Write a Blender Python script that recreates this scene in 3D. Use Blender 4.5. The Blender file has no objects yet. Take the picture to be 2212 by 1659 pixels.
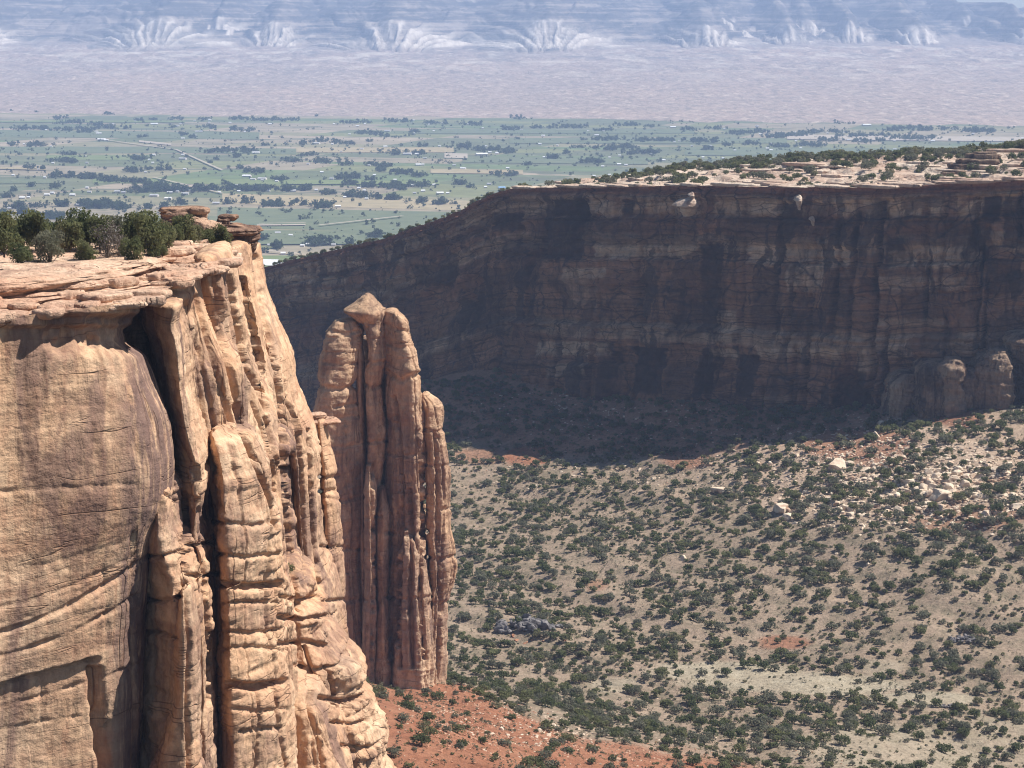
import bpy, math, random
import numpy as np
from mathutils import Vector

C = bpy.context.scene.collection
scene = bpy.context.scene
R = math.radians

# ------------------------------------------------------------------ camera
FPX, CX, CY, PITCH = 2409.0, 512.0, 384.0, R(8.64)
cam_d = bpy.data.cameras.new('camera')
cam = bpy.data.objects.new('camera', cam_d)
C.objects.link(cam)
cam.location = (0, 0, 0)
cam.rotation_euler = (R(90) - PITCH, 0, 0)
cam_d.sensor_width = 36.0
cam_d.lens = 36.0 * FPX / 1024.0
cam_d.clip_start = 1.0
cam_d.clip_end = 80000.0
scene.camera = cam

# ------------------------------------------------------------------ sky and sun
SUN_EL = R(53)
SH = np.array([0.985, 0.17]); SH = SH / np.linalg.norm(SH)
SUN = Vector((SH[0] * math.cos(SUN_EL), SH[1] * math.cos(SUN_EL), math.sin(SUN_EL)))
world = bpy.data.worlds.new('World')
scene.world = world
world.use_nodes = True
wn = world.node_tree
sky = wn.nodes.new('ShaderNodeTexSky')
sky.sky_type = 'NISHITA'
sky.sun_disc = False
sky.sun_elevation = SUN_EL
sky.sun_rotation = math.atan2(SUN.x, SUN.y)
sky.altitude = 1700
sky.air_density = 1.0
sky.dust_density = 0.6
sky.ozone_density = 1.0
wn.links.new(sky.outputs[0], wn.nodes['Background'].inputs[0])
wn.nodes['Background'].inputs[1].default_value = 0.06
sun_d = bpy.data.lights.new('sun', 'SUN')
sun_d.energy = 4.8
sun_d.angle = R(0.5)
sun_d.color = (1.0, 0.955, 0.89)
sun = bpy.data.objects.new('sun', sun_d)
sun.rotation_euler = SUN.to_track_quat('Z', 'Y').to_euler()
C.objects.link(sun)

scene.view_settings.view_transform = 'Standard'
scene.view_settings.look = 'None'
scene.view_settings.exposure = 0.6
scene.view_settings.gamma = 1.0
scene.view_settings.use_curve_mapping = False
scene.render.engine = 'CYCLES'
scene.cycles.volume_bounces = 1
scene.cycles.max_bounces = 6
scene.cycles.diffuse_bounces = 3
scene.cycles.use_denoising = True
scene.cycles.denoising_input_passes = 'RGB_ALBEDO_NORMAL'
scene.cycles.denoising_prefilter = 'ACCURATE'
scene.cycles.use_adaptive_sampling = False
scene.cycles.pixel_filter_type = 'BLACKMAN_HARRIS'
scene.cycles.filter_width = 1.1

# ------------------------------------------------------------------ projection helpers
# positions were measured on the photograph at 2212 px wide
K = 1024.0 / 2212.0
CP, SP = math.cos(PITCH), math.sin(PITCH)


def tan_dep(y):
    """tangent of the angle below the horizon of a measured row"""
    return np.tan(PITCH + np.arctan((np.asarray(y, float) * K - CY) / FPX))


def X_at(x, Y, z):
    return (np.asarray(x, float) * K - CX) / FPX * (Y * CP - z * SP)


def P(x, y, Y):
    """point at forward distance Y seen at the measured spot (x, y)"""
    z = -tan_dep(y) * Y
    return np.array([X_at(x, Y, z), Y, z])


def project(V):
    V = np.asarray(V, float)
    dep = V[..., 1] * CP - V[..., 2] * SP
    up = V[..., 1] * SP + V[..., 2] * CP
    return (CX + FPX * V[..., 0] / dep) / K, (CY - FPX * up / dep) / K


def on_plane(x, y, z):
    Y = -z / tan_dep(y)
    return np.array([X_at(x, Y, z), Y, z])


# ------------------------------------------------------------------ noise
_rs = np.random.RandomState(7)
_perm = _rs.permutation(256)
_perm = np.concatenate([_perm, _perm, _perm])
_g = _rs.normal(size=(256, 3))
_g /= np.linalg.norm(_g, axis=1)[:, None]


def pn(x, y, z):
    x, y, z = np.broadcast_arrays(np.asarray(x, float), np.asarray(y, float), np.asarray(z, float))
    xi, yi, zi = np.floor(x).astype(int), np.floor(y).astype(int), np.floor(z).astype(int)
    xf, yf, zf = x - xi, y - yi, z - zi
    u, v, w = (t * t * t * (t * (t * 6 - 15) + 10) for t in (xf, yf, zf))
    xi &= 255; yi &= 255; zi &= 255

    def gr(a, b, c):
        h = _perm[_perm[_perm[(xi + a) & 255] + ((yi + b) & 255)] + ((zi + c) & 255)]
        g = _g[h]
        return g[..., 0] * (xf - a) + g[..., 1] * (yf - b) + g[..., 2] * (zf - c)
    x00 = gr(0, 0, 0) * (1 - u) + gr(1, 0, 0) * u
    x10 = gr(0, 1, 0) * (1 - u) + gr(1, 1, 0) * u
    x01 = gr(0, 0, 1) * (1 - u) + gr(1, 0, 1) * u
    x11 = gr(0, 1, 1) * (1 - u) + gr(1, 1, 1) * u
    return ((x00 * (1 - v) + x10 * v) * (1 - w) + (x01 * (1 - v) + x11 * v) * w) * 1.6


def fbm(x, y, z, octv=4, gain=0.5):
    s, a, n = 0.0, 1.0, 0.0
    for i in range(octv):
        f = 2.03 ** i
        s = s + a * pn(x * f + 13.7 * i, y * f + 7.1 * i, z * f + 3.3 * i)
        n += a
        a *= gain
    return s / n


def sstep(a, b, x):
    t = np.clip((np.asarray(x, float) - a) / (b - a), 0, 1)
    return t * t * (3 - 2 * t)


# ------------------------------------------------------------------ mesh helpers
def make_mesh(name, V, F, mats, smooth=True, fmat=None, attrs=None):
    """V (n,3), F list of index arrays (m,3) and/or (m,4)"""
    if not isinstance(F, (list, tuple)):
        F = [F]
    F = [np.asarray(f, dtype=np.int32) for f in F if len(f)]
    me = bpy.data.meshes.new(name)
    V = np.asarray(V, dtype=np.float32)
    me.vertices.add(len(V))
    me.vertices.foreach_set('co', V.ravel())
    loops = np.concatenate([f.ravel() for f in F])
    tot = np.concatenate([np.full(len(f), f.shape[1], dtype=np.int32) for f in F])
    start = np.concatenate([[0], np.cumsum(tot)[:-1]]).astype(np.int32)
    me.loops.add(len(loops))
    me.loops.foreach_set('vertex_index', loops)
    me.polygons.add(len(tot))
    me.polygons.foreach_set('loop_start', start)
    me.polygons.foreach_set('loop_total', tot)
    if fmat is not None:
        me.polygons.foreach_set('material_index', np.asarray(fmat, dtype=np.int32))
    me.polygons.foreach_set('use_smooth', np.full(len(tot), bool(smooth)))
    for m in (mats if isinstance(mats, (list, tuple)) else [mats]):
        me.materials.append(m)
    for k, a in (attrs or {}).items():
        at = me.attributes.new(k, 'FLOAT', 'POINT')
        at.data.foreach_set('value', np.asarray(a, dtype=np.float32))
    me.update(calc_edges=True)
    me.validate()
    return me


def link(name, me, loc=(0, 0, 0), parent=None, rz=0.0, sc=None):
    o = bpy.data.objects.new(name, me)
    C.objects.link(o)
    o.location = loc
    o.rotation_euler = (0, 0, rz)
    if sc is not None:
        o.scale = sc if hasattr(sc, '__len__') else (sc, sc, sc)
    if parent is not None:
        o.parent = parent
    return o


def tag(o, label=None, cat=None, group=None, kind=None):
    if label: o['label'] = label
    if cat: o['category'] = cat
    if group: o['group'] = group
    if kind: o['kind'] = kind
    return o


def grid_faces(nu, nv, wrap_u=False):
    """vertices laid out index = j*nu + i, j < nv"""
    i = np.arange(nu if wrap_u else nu - 1)
    j = np.arange(nv - 1)
    I, J = np.meshgrid(i, j)
    I2 = (I + 1) % nu
    return np.stack([J * nu + I, J * nu + I2, (J + 1) * nu + I2, (J + 1) * nu + I], -1).reshape(-1, 4)


# ------------------------------------------------------------------ materials
def _warp(m, src, sc, amt):
    w = m.n('ShaderNodeTexNoise'); w.inputs['Scale'].default_value = sc; w.inputs['Detail'].default_value = 4
    m.L(src, w.inputs['Vector'])
    v = m.n('ShaderNodeVectorMath', operation='MULTIPLY_ADD')
    m.L(w.outputs['Color'], v.inputs[0]); v.inputs[1].default_value = amt; m.L(src, v.inputs[2])
    return v.outputs[0]


def cracks(m, scale, width, src, off=(0, 0, 0)):
    """dark network of joints: 1 in a crack, 0 on sound rock, only in places"""
    vo = m.n('ShaderNodeTexVoronoi', feature='DISTANCE_TO_EDGE')
    vo.inputs['Scale'].default_value = 1.0
    m.L(m.mapped(scale, off=off, src=src), vo.inputs['Vector'])
    r = m.ramp(vo.outputs['Distance'], [(0, 1.0), (width, 0.0)])
    keep = m.ramp(m.noise(tuple(q * .55 for q in scale), 3, .6, off=(3, 5, 7), src=src), [(.44, 0.0), (.56, 1.0)])
    return m.math('MULTIPLY', r, keep)


class Mat:
    def __init__(self, name, rough=1.0):
        self.m = bpy.data.materials.new(name)
        self.m.use_nodes = True
        self.t = self.m.node_tree
        self.b = self.t.nodes['Principled BSDF']
        self.b.inputs['Roughness'].default_value = rough
        self.b.inputs['Specular IOR Level'].default_value = 0.08
        self._pos = None

    def n(self, kind, **kw):
        nd = self.t.nodes.new(kind)
        for k, v in kw.items():
            setattr(nd, k, v)
        return nd

    def L(self, a, b):
        self.t.links.new(a, b)

    def pos(self):
        if self._pos is None:
            self._pos = self.n('ShaderNodeNewGeometry').outputs['Position']
        return self._pos

    def mapped(self, scale, rot=(0, 0, 0), off=(0, 0, 0), src=None):
        mp = self.n('ShaderNodeMapping')
        mp.inputs['Scale'].default_value = scale
        mp.inputs['Rotation'].default_value = rot
        mp.inputs['Location'].default_value = off
        self.L(src or self.pos(), mp.inputs['Vector'])
        return mp.outputs[0]

    def noise(self, scale, det=4, rough=0.55, dist=0.0, off=(0, 0, 0), rot=(0, 0, 0), src=None):
        """scale = (sx, sy, sz) cycles per metre"""
        nz = self.n('ShaderNodeTexNoise')
        nz.inputs['Scale'].default_value = 1.0
        nz.inputs['Detail'].default_value = det
        nz.inputs['Roughness'].default_value = rough
        nz.inputs['Distortion'].default_value = dist
        self.L(self.mapped(scale, rot, off, src), nz.inputs['Vector'])
        return nz.outputs['Fac']

    def ramp(self, fac, stops, mode='LINEAR'):
        r = self.n('ShaderNodeValToRGB')
        r.color_ramp.interpolation = mode
        e = r.color_ramp.elements
        while len(e) < len(stops):
            e.new(0.5)
        for el, (p, c) in zip(e, stops):
            el.position = p
            el.color = (c, c, c, 1) if not hasattr(c, '__len__') else tuple(c) + (1,)
        self.L(fac, r.inputs[0])
        return r.outputs[0]

    def mix(self, fac, a, b, mode='MIX'):
        mx = self.n('ShaderNodeMix', data_type='RGBA', blend_type=mode)
        for sock, v in ((mx.inputs[0], fac), (mx.inputs[6], a), (mx.inputs[7], b)):
            if hasattr(v, 'is_linked') or hasattr(v, 'links'):
                self.L(v, sock)
            elif hasattr(v, '__len__'):
                sock.default_value = tuple(v) + (1,)
            else:
                sock.default_value = v
        return mx.outputs[2]

    def math(self, op, a, b=None):
        nd = self.n('ShaderNodeMath', operation=op)
        for s, v in zip(nd.inputs, (a, b)):
            if v is None: continue
            if isinstance(v, (int, float)): s.default_value = v
            else: self.L(v, s)
        return nd.outputs[0]

    def attr(self, name):
        a = self.n('ShaderNodeAttribute', attribute_name=name)
        return a.outputs['Fac']

    def color(self, c):
        if hasattr(c, '__len__'):
            self.b.inputs['Base Color'].default_value = tuple(c) + (1,)
        else:
            self.L(c, self.b.inputs['Base Color'])
        return self

    def bump(self, h, dist, strength=1.0):
        bp = self.n('ShaderNodeBump')
        bp.inputs['Distance'].default_value = dist
        bp.inputs['Strength'].default_value = strength
        self.L(h, bp.inputs['Height'])
        self.L(bp.outputs[0], self.b.inputs['Normal'])
        return self


def sandstone(name, pale, warm, red, dark, dark_amt=0.5, s=1.0, bump=0.25, band=0.5, streak=.6, dark_at=.60):
    m = Mat(name)
    big = m.noise((.07 / s, .07 / s, .04 / s), 4, .6)
    base = m.mix(m.ramp(big, [(.36, 0.0), (.64, 1.0)]), pale, warm)
    strata = m.noise((.012 / s, .012 / s, .30 / s), 5, .65, .5)
    base = m.mix(m.math('MULTIPLY', m.ramp(strata, [(.46, 0.0), (.64, 1.0)]), band), base, red)
    strk = m.noise((.55 / s, .55 / s, .12 / s), 5, .68, 1.2)
    base = m.mix(m.math('MULTIPLY', m.ramp(strk, [(.47, 0.0), (.66, 1.0)]), streak), base, red)
    patch = m.noise((.10 / s, .10 / s, .028 / s), 5, .62, .8, off=(31, 7, 3))
    base = m.mix(m.math('MULTIPLY', m.ramp(patch, [(dark_at - .05, 0.0), (dark_at + .05, 1.0)]), dark_amt), base, dark)
    stn_shd = m.math('MULTIPLY', m.attr('stain_shade'), m.ramp(m.noise((.5 / s, .5 / s, .035 / s), 5, .68, .5, off=(2, 8, 1)), [(.36, 0.0), (.52, 1.0)]))
    base = m.mix(m.math('MULTIPLY', stn_shd, .85), base, (.155, .098, .088))
    spots = m.noise((.55 / s, .55 / s, .4 / s), 6, .75)
    base = m.mix(1.0, base, m.ramp(spots, [(.28, .60), (.5, 1.0), (.72, 1.20)]), 'MULTIPLY')
    jn = m.noise((.11 / s, .11 / s, .009 / s), 3, .55, .3, off=(3, 1, 4))
    keep = m.ramp(m.noise((.09 / s, .09 / s, .03 / s), 3, .6, off=(8, 5, 7)), [(.48, 0.0), (.56, 1.0)])
    ck = m.math('MULTIPLY', m.ramp(jn, [(.491, 0.0), (.5, 1.0), (.509, 0.0)]), keep)
    hz_ = m.noise((.018 / s, .018 / s, .22 / s), 3, .6, .4, off=(1, 7, 2))
    ck = m.math('MAXIMUM', ck, m.math('MULTIPLY', m.ramp(hz_, [(.494, 0.0), (.5, .8), (.506, 0.0)]), m.ramp(m.noise((.06 / s, .06 / s, .06 / s), 3, .6), [(.47, 0.0), (.55, 1.0)])))
    base = m.mix(m.math('MULTIPLY', ck, .6), base, tuple(c * .45 for c in red))
    m.color(base)
    hb = m.math('ADD', m.noise((.35 / s, .35 / s, .55 / s), 7, .62), m.math('MULTIPLY', m.noise((.8 / s, .8 / s, .25 / s), 4, .6, 1.0), .35))
    m.bump(m.math('SUBTRACT', hb, m.math('MULTIPLY', ck, .35)), bump * 3.0 * s, 1.0)
    return m.m


M_NEAR = sandstone('near sandstone', (.66, .455, .295), (.59, .365, .218), (.385, .20, .122), (.17, .10, .085), .7, bump=.17, dark_at=.59)
M_SPIRE = sandstone('spire sandstone', (.60, .42, .275), (.52, .335, .205), (.36, .20, .125), (.17, .105, .08), .6, bump=.25, dark_at=.57)
M_LEDGE = sandstone('ledge sandstone', (.68, .50, .36), (.58, .37, .25), (.42, .23, .155), (.24, .14, .105), .55, bump=.35)
M_CAP = sandstone('caprock sandstone', (.50, .34, .24), (.38, .225, .15), (.27, .15, .10), (.13, .08, .065), .7, bump=.4, dark_at=.52)
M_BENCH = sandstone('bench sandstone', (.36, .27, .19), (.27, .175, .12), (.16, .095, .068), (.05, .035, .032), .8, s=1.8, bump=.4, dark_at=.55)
M_SLICK = sandstone('pale slickrock', (.66, .56, .45), (.56, .42, .32), (.36, .22, .16), (.16, .10, .08), .4, s=1.6, bump=.35, band=.7)


def wall_rock():
    """desert varnish in panels and bands that follow the bedding (wu along the wall, wd below its rim, in metres)"""
    m = Mat('varnished wall sandstone')
    cb = m.n('ShaderNodeCombineXYZ')
    m.L(m.attr('wu'), cb.inputs[0]); m.L(m.attr('wd'), cb.inputs[1])
    uv = cb.outputs[0]
    warp = m.n('ShaderNodeTexNoise'); warp.inputs['Scale'].default_value = .05; warp.inputs['Detail'].default_value = 4
    m.L(uv, warp.inputs['Vector'])
    wv = m.n('ShaderNodeVectorMath', operation='MULTIPLY_ADD')
    m.L(warp.outputs['Color'], wv.inputs[0]); wv.inputs[1].default_value = (14, 7, 0); m.L(uv, wv.inputs[2])
    uvw = wv.outputs[0]
    sp2 = m.n('ShaderNodeSeparateXYZ'); m.L(uvw, sp2.inputs[0])
    wdd = m.math('MULTIPLY', m.math('ADD', sp2.outputs[1], m.math('MULTIPLY', m.noise((.02, .01, 1), 3, .6, src=uv), 8.0)), 1 / 140)
    k = lambda metres: (metres + 5) / 140
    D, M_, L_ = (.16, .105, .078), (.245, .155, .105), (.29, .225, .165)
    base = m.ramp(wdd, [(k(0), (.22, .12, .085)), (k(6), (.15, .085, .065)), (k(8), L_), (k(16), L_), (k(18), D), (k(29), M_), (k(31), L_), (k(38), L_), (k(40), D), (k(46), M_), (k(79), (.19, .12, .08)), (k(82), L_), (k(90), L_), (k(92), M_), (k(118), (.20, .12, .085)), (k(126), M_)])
    bands = m.noise((.003, .30, 1), 5, .65, .2, src=uvw)
    base = m.mix(1.0, base, m.ramp(bands, [(.3, .55), (.5, 1.0), (.7, 1.35)]), 'MULTIPLY')
    base = m.mix(m.math('MULTIPLY', m.attr('pale'), .85), base, (.46, .39, .30))
    lines = m.noise((.004, .9, 1), 3, .6, .1, src=uvw)
    base = m.mix(1.0, base, m.ramp(lines, [(.36, .45), (.44, 1.0), (.60, 1.0), (.68, 1.4)]), 'MULTIPLY')
    pat = m.noise((.022, .030, 1), 5, .62, .7, src=uvw, off=(3, 3, 0))
    base = m.mix(m.ramp(pat, [(.56, 0.0), (.58, .6)]), base, (.075, .052, .047))
    pat2 = m.noise((.05, .02, 1), 4, .6, .3, src=uvw, off=(9, 1, 0))
    base = m.mix(m.ramp(pat2, [(.575, 0.0), (.595, .75)]), base, (.05, .04, .04))
    strk = m.noise((.20, .014, 1), 5, .66, .4, src=uvw)
    base = m.mix(m.math('MULTIPLY', m.ramp(strk, [(.52, 0.0), (.62, 1.0)]), .6), base, (.05, .037, .036))
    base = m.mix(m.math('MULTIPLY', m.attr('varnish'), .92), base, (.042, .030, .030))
    rust = m.noise((.03, .03, 1), 4, .65, src=uvw, off=(7, 3, 0))
    base = m.mix(m.math('MULTIPLY', m.ramp(rust, [(.55, 0.0), (.68, 1.0)]), .6), base, (.20, .105, .07))
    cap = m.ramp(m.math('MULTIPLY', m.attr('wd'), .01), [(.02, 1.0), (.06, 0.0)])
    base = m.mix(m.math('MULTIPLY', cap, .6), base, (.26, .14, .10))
    spots = m.noise((.25, .25, .25), 7, .75)
    base = m.mix(1.0, base, m.ramp(spots, [(.28, .5), (.5, 1.0), (.72, 1.4)]), 'MULTIPLY')
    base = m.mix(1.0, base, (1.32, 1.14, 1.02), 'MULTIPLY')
    ck = m.math('MAXIMUM', cracks(m, (.055, .030, 1), .03, uvw), cracks(m, (.05, .14, 1), .035, uvw, (5, 2, 0)))
    base = m.mix(m.math('MULTIPLY', ck, .75), base, (.03, .022, .022))
    m.color(base)
    m.bump(m.math('ADD', m.noise((.2, .2, .3), 8, .7), m.noise((.03, .5, 1), 4, .7, src=uvw)), 2.2, 1.0)
    return m.m


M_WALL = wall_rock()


def simple(name, a, b, sc=1.0, c=None, bump=0.0, leaf=False):
    m = Mat(name)
    col = m.mix(m.ramp(m.noise((sc, sc, sc), 4, .6), [(.35, 0.0), (.65, 1.0)]), a, b)
    if c:
        col = m.mix(m.ramp(m.noise((sc * .3, sc * .3, sc * .3), 3, .6, off=(5, 9, 1)), [(.52, 0.0), (.66, 1.0)]), col, c)
    m.color(col)
    if bump:
        m.bump(m.noise((sc * 2, sc * 2, sc * 2), 6, .7), bump)
    if leaf:
        tr = m.n('ShaderNodeBsdfTranslucent'); m.L(col, tr.inputs['Color'])
        mx = m.n('ShaderNodeMixShader'); mx.inputs[0].default_value = .5
        m.L(m.b.outputs[0], mx.inputs[1]); m.L(tr.outputs[0], mx.inputs[2])
        m.L(mx.outputs[0], m.t.nodes['Material Output'].inputs['Surface'])
    return m.m


M_JUN = simple('juniper green', (.13, .145, .066), (.215, .22, .105), .35, (.23, .21, .125), leaf=True)
M_JUN2 = simple('grey green juniper', (.145, .15, .10), (.225, .22, .155), .35, leaf=True)
M_JUN3 = simple('dark green pinyon', (.095, .115, .054), (.165, .18, .086), .35, leaf=True)
M_SAGE = simple('sagebrush', (.12, .125, .078), (.20, .19, .125), .4, leaf=True)
M_DEAD = simple('dead grey twigs', (.13, .11, .095), (.24, .21, .18), 2.0)
M_BARK = simple('bark', (.07, .05, .038), (.13, .10, .075), 3.0)
M_COTTON = simple('cottonwood green', (.045, .070, .036), (.090, .120, .055), .04, leaf=True)
M_BOULD = simple('cream boulder', (.72, .60, .46), (.58, .44, .32), .35, (.42, .27, .18), bump=.35)
M_REDB = simple('red boulder', (.46, .25, .16), (.36, .17, .10), .6, (.55, .40, .28), bump=.3)
M_DARKR = simple('dark gneiss', (.13, .12, .12), (.31, .285, .275), .45, (.07, .065, .066), bump=.6)
M_ROOFW = simple('white metal roof', (.80, .80, .80), (.68, .68, .68), .1)
M_ROOFG = simple('grey roof', (.38, .38, .40), (.50, .50, .50), .1)
M_ROOFB = simple('blue metal roof', (.20, .38, .62), (.26, .44, .68), .1)
M_HWALL = simple('pale house wall', (.55, .48, .42), (.66, .60, .54), .1)

# ------------------------------------------------------------------ rock shapes
_ls = np.random.RandomState(21)
_layers = [-420.0]
while _layers[-1] < 40:
    _layers.append(_layers[-1] + _ls.choice([.7, 1.2, 1.8, 2.6, 4.0, 6.5], p=[.14, .2, .22, .2, .15, .09]))
_layers = np.array(_layers)
_loff = _ls.uniform(-1, 1, len(_layers))
_lstr = _ls.uniform(0, 1, len(_layers)) ** 1.5


def bedding(zb):
    i = np.clip(np.searchsorted(_layers, zb) - 1, 0, len(_layers) - 2)
    th = _layers[i + 1] - _layers[i]
    t = (zb - _layers[i]) / th
    bul = -np.abs(2 * t - 1) ** (4 + 2.2 * th)
    return bul * (.15 + .85 * _lstr[i]) * np.minimum(1, th / 2.5), _loff[i]


def rock_disp(V, N, big=.9, mid=.16, fine=.07, bed=1.0, pleat=.35, sc=1.0, seed=0.0, lay=.35, crease=.5, block=.55):
    x, y, z = (V[:, 0] + seed * 17.0) / sc, V[:, 1] / sc, V[:, 2] / sc
    zb = z + 1.3 * fbm(x / 24, y / 24, z / 40, 2) + .03 * x
    b, lo = bedding(zb)
    msk = np.clip(.55 + 1.5 * fbm(x / 10, y / 10, z / 14 + 5, 2), 0.05, 1.4)
    d = big * fbm(x / 12, y / 12, z / 15, 2) + mid * fbm(x / 3.2, y / 3.2, z / 3.6, 3) + fine * fbm(x / .9, y / .9, z / .9, 2)
    d += bed * b * msk + lay * lo * msk
    pl = 1 - 2 * np.abs(fbm(x / 4.5, y / 4.5, z / 70, 2))
    d += pleat * (pl - .5)
    cr = np.abs(fbm(x / 8, y / 8, z / 60 + 11, 2))
    d -= crease * np.exp(-(cr / .03) ** 2)
    bk = fbm(x / 6, y / 6, zb / 5 + 31, 2)
    d += block * (np.round(bk * 4) / 4)
    b2 = fbm(x / 2.6, y / 2.6, zb / 1.6 + 3, 2)
    d += .35 * block * np.round(b2 * 2.5) / 2.5
    d = d - np.mean(d)
    return V + N * (d * sc)[:, None]


def outline_normals(ring):
    """outward in-plane normals of a counter-clockwise ring (n,2)"""
    t = np.roll(ring, -1, 0) - np.roll(ring, 1, 0)
    n = np.stack([t[:, 1], -t[:, 0]], -1)
    return n / (np.linalg.norm(n, axis=1)[:, None] + 1e-9)


def smooth1(a, k):
    if k < 1: return a
    w = np.hanning(2 * k + 3)[1:-1]
    w /= w.sum()
    p = np.concatenate([np.full(k, a[0]), a, np.full(k, a[-1])])
    return np.convolve(p, w, 'valid')


GROOVES = [  # polyline of measured spots, half width (measured px), depth (m)
    ([(436, 572), (450, 650), (470, 705), (490, 765), (506, 835), (520, 900)], 6, 3.2),
    ([(497, 600), (506, 660), (520, 740), (534, 795), (560, 842), (578, 885)], 6, 3.4),
    ([(554, 556), (564, 640), (579, 720), (598, 800), (606, 860), (612, 940), (616, 1050), (628, 1200), (645, 1320)], 6, 3.2),
    ([(424, 640), (444, 720), (468, 800), (488, 870), (500, 932)], 5, .9),
    ([(402, 655), (420, 720), (440, 800), (455, 880), (464, 930)], 5, .7),
    ([(508, 880), (530, 950), (556, 1012), (583, 1075), (600, 1140)], 5, 2.6),
    ([(575, 905), (590, 960), (604, 1010)], 4, 1.2), ([(545, 870), (570, 935), (590, 1000), (592, 1060)], 4, 1.2),
    ([(640, 905), (650, 1000), (655, 1100), (662, 1240)], 4, 2.0), ([(668, 930), (672, 1040), (676, 1150), (690, 1260)], 4, 1.6),
    ([(462, 1128), (540, 1134), (606, 1128)], 4, 0.55), ([(466, 1196), (530, 1204), (606, 1197)], 4, 0.66), ([(476, 1262), (540, 1268), (608, 1262)], 7, 2.4),
    ([(478, 1302), (610, 1300)], 3, .8), ([(486, 1362), (540, 1368), (612, 1360)], 4, 0.61), ([(480, 1402), (540, 1396), (616, 1404)], 4, 0.55), ([(490, 1478), (550, 1486), (618, 1474)], 8, 2.4),
    ([(500, 1530), (560, 1538), (618, 1530)], 4, 0.50), ([(520, 1580), (600, 1572)], 4, .8), ([(556, 1480), (560, 1560), (552, 1659)], 3, .8), ([(596, 1490), (606, 1580), (620, 1659)], 4, 1.0),
    ([(300, 1198), (350, 1204), (392, 1192)], 4, 1.0), ([(300, 1292), (345, 1300), (396, 1288)], 4, 1.1), ([(300, 1362), (350, 1368), (380, 1380)], 4, 1.0),
    ([(398, 1080), (404, 1150), (398, 1220), (404, 1300), (410, 1400), (404, 1520), (410, 1659)], 5, 2.0), ([(440, 1215), (445, 1300), (452, 1400), (450, 1520)], 4, 1.6),
    ([(422, 1000), (428, 1100), (436, 1180)], 4, .9), ([(392, 1172), (420, 1178), (460, 1170)], 4, .9), ([(400, 1240), (440, 1246), (468, 1238)], 4, 1.0),
    ([(330, 1010), (352, 1022), (380, 1050)], 4, .5), ([(306, 1050), (345, 1060), (386, 1085)], 3, .5),
    ([(606, 1288), (650, 1296), (690, 1290)], 4, 1.2), ([(604, 1332), (660, 1340), (712, 1330)], 5, 1.6), ([(606, 1392), (660, 1386), (710, 1396)], 5, 1.4), ([(640, 1440), (690, 1446), (740, 1436)], 4, 1.0),
    ([(660, 1400), (672, 1460), (668, 1530), (690, 1600), (700, 1659)], 5, 1.6), ([(710, 1440), (720, 1500), (716, 1560)], 4, 1.2), ([(690, 1506), (740, 1516), (786, 1504)], 5, 1.6), ([(720, 1560), (760, 1566), (796, 1556)], 4, 1.4), ([(740, 1610), (790, 1616), (818, 1606)], 4, 1.0), ([(748, 1520), (756, 1580), (770, 1659)], 4, .9),
    ([(690, 1030), (710, 1034), (730, 1028)], 4, .8), ([(692, 1062), (724, 1060)], 5, 1.0), ([(694, 1180), (720, 1184), (742, 1180)], 4, .8), ([(700, 1300), (746, 1296)], 4, .8),
    # the spire
    ([(712, 716), (745, 722), (776, 716)], 5, 0.80), ([(700, 782), (740, 790), (772, 784)], 4, 0.45), ([(695, 836), (730, 842), (764, 834)], 5, 0.75), ([(722, 880), (772, 872)], 4, 0.60), ([(720, 905), (780, 898)], 4, 0.55), ([(690, 960), (740, 968), (788, 958)], 3, 0.40),
    ([(700, 1075), (745, 1082), (786, 1074)], 4, 0.50), ([(716, 1190), (784, 1186)], 4, 0.50), ([(726, 1300), (792, 1296)], 4, 0.50),
    ([(834, 702), (855, 712), (880, 716)], 4, 0.60), ([(836, 742), (860, 752), (892, 748)], 4, 0.45), ([(838, 806), (865, 822), (903, 808)], 6, 1.00), ([(850, 860), (862, 940), (868, 1050), (866, 1180), (860, 1300), (862, 1440)], 5, 2.75), ([(884, 1060), (890, 1180), (886, 1300), (892, 1440)], 5, 2.75),
    ([(836, 980), (875, 986), (918, 978)], 4, 0.60), ([(836, 1150), (880, 1156), (922, 1148)], 5, 0.80), ([(834, 1290), (880, 1296), (930, 1288)], 4, 0.60), ([(906, 930), (912, 1040), (914, 1150), (908, 1280), (916, 1420)], 4, 2.50),
    ([(918, 928), (940, 934), (960, 928)], 4, 0.60), ([(920, 1004), (945, 1010), (968, 1004)], 4, 0.45), ([(922, 1102), (974, 1098)], 4, 0.50), ([(922, 1204), (950, 1208), (984, 1202)], 5, 0.80), ([(942, 940), (946, 1050), (944, 1180), (952, 1300), (946, 1440)], 4, 2.00), ([(926, 1305), (968, 1300)], 4, 0.50),
    ([(790, 780), (812, 786), (838, 780)], 4, 0.40), ([(788, 832), (806, 838), (828, 832)], 5, 0.70), ([(794, 956), (834, 952)], 4, 0.60), ([(806, 1000), (804, 1100), (808, 1250), (804, 1420)], 4, 2.25), ([(790, 1120), (824, 1116)], 4, 0.45),
]
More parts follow.
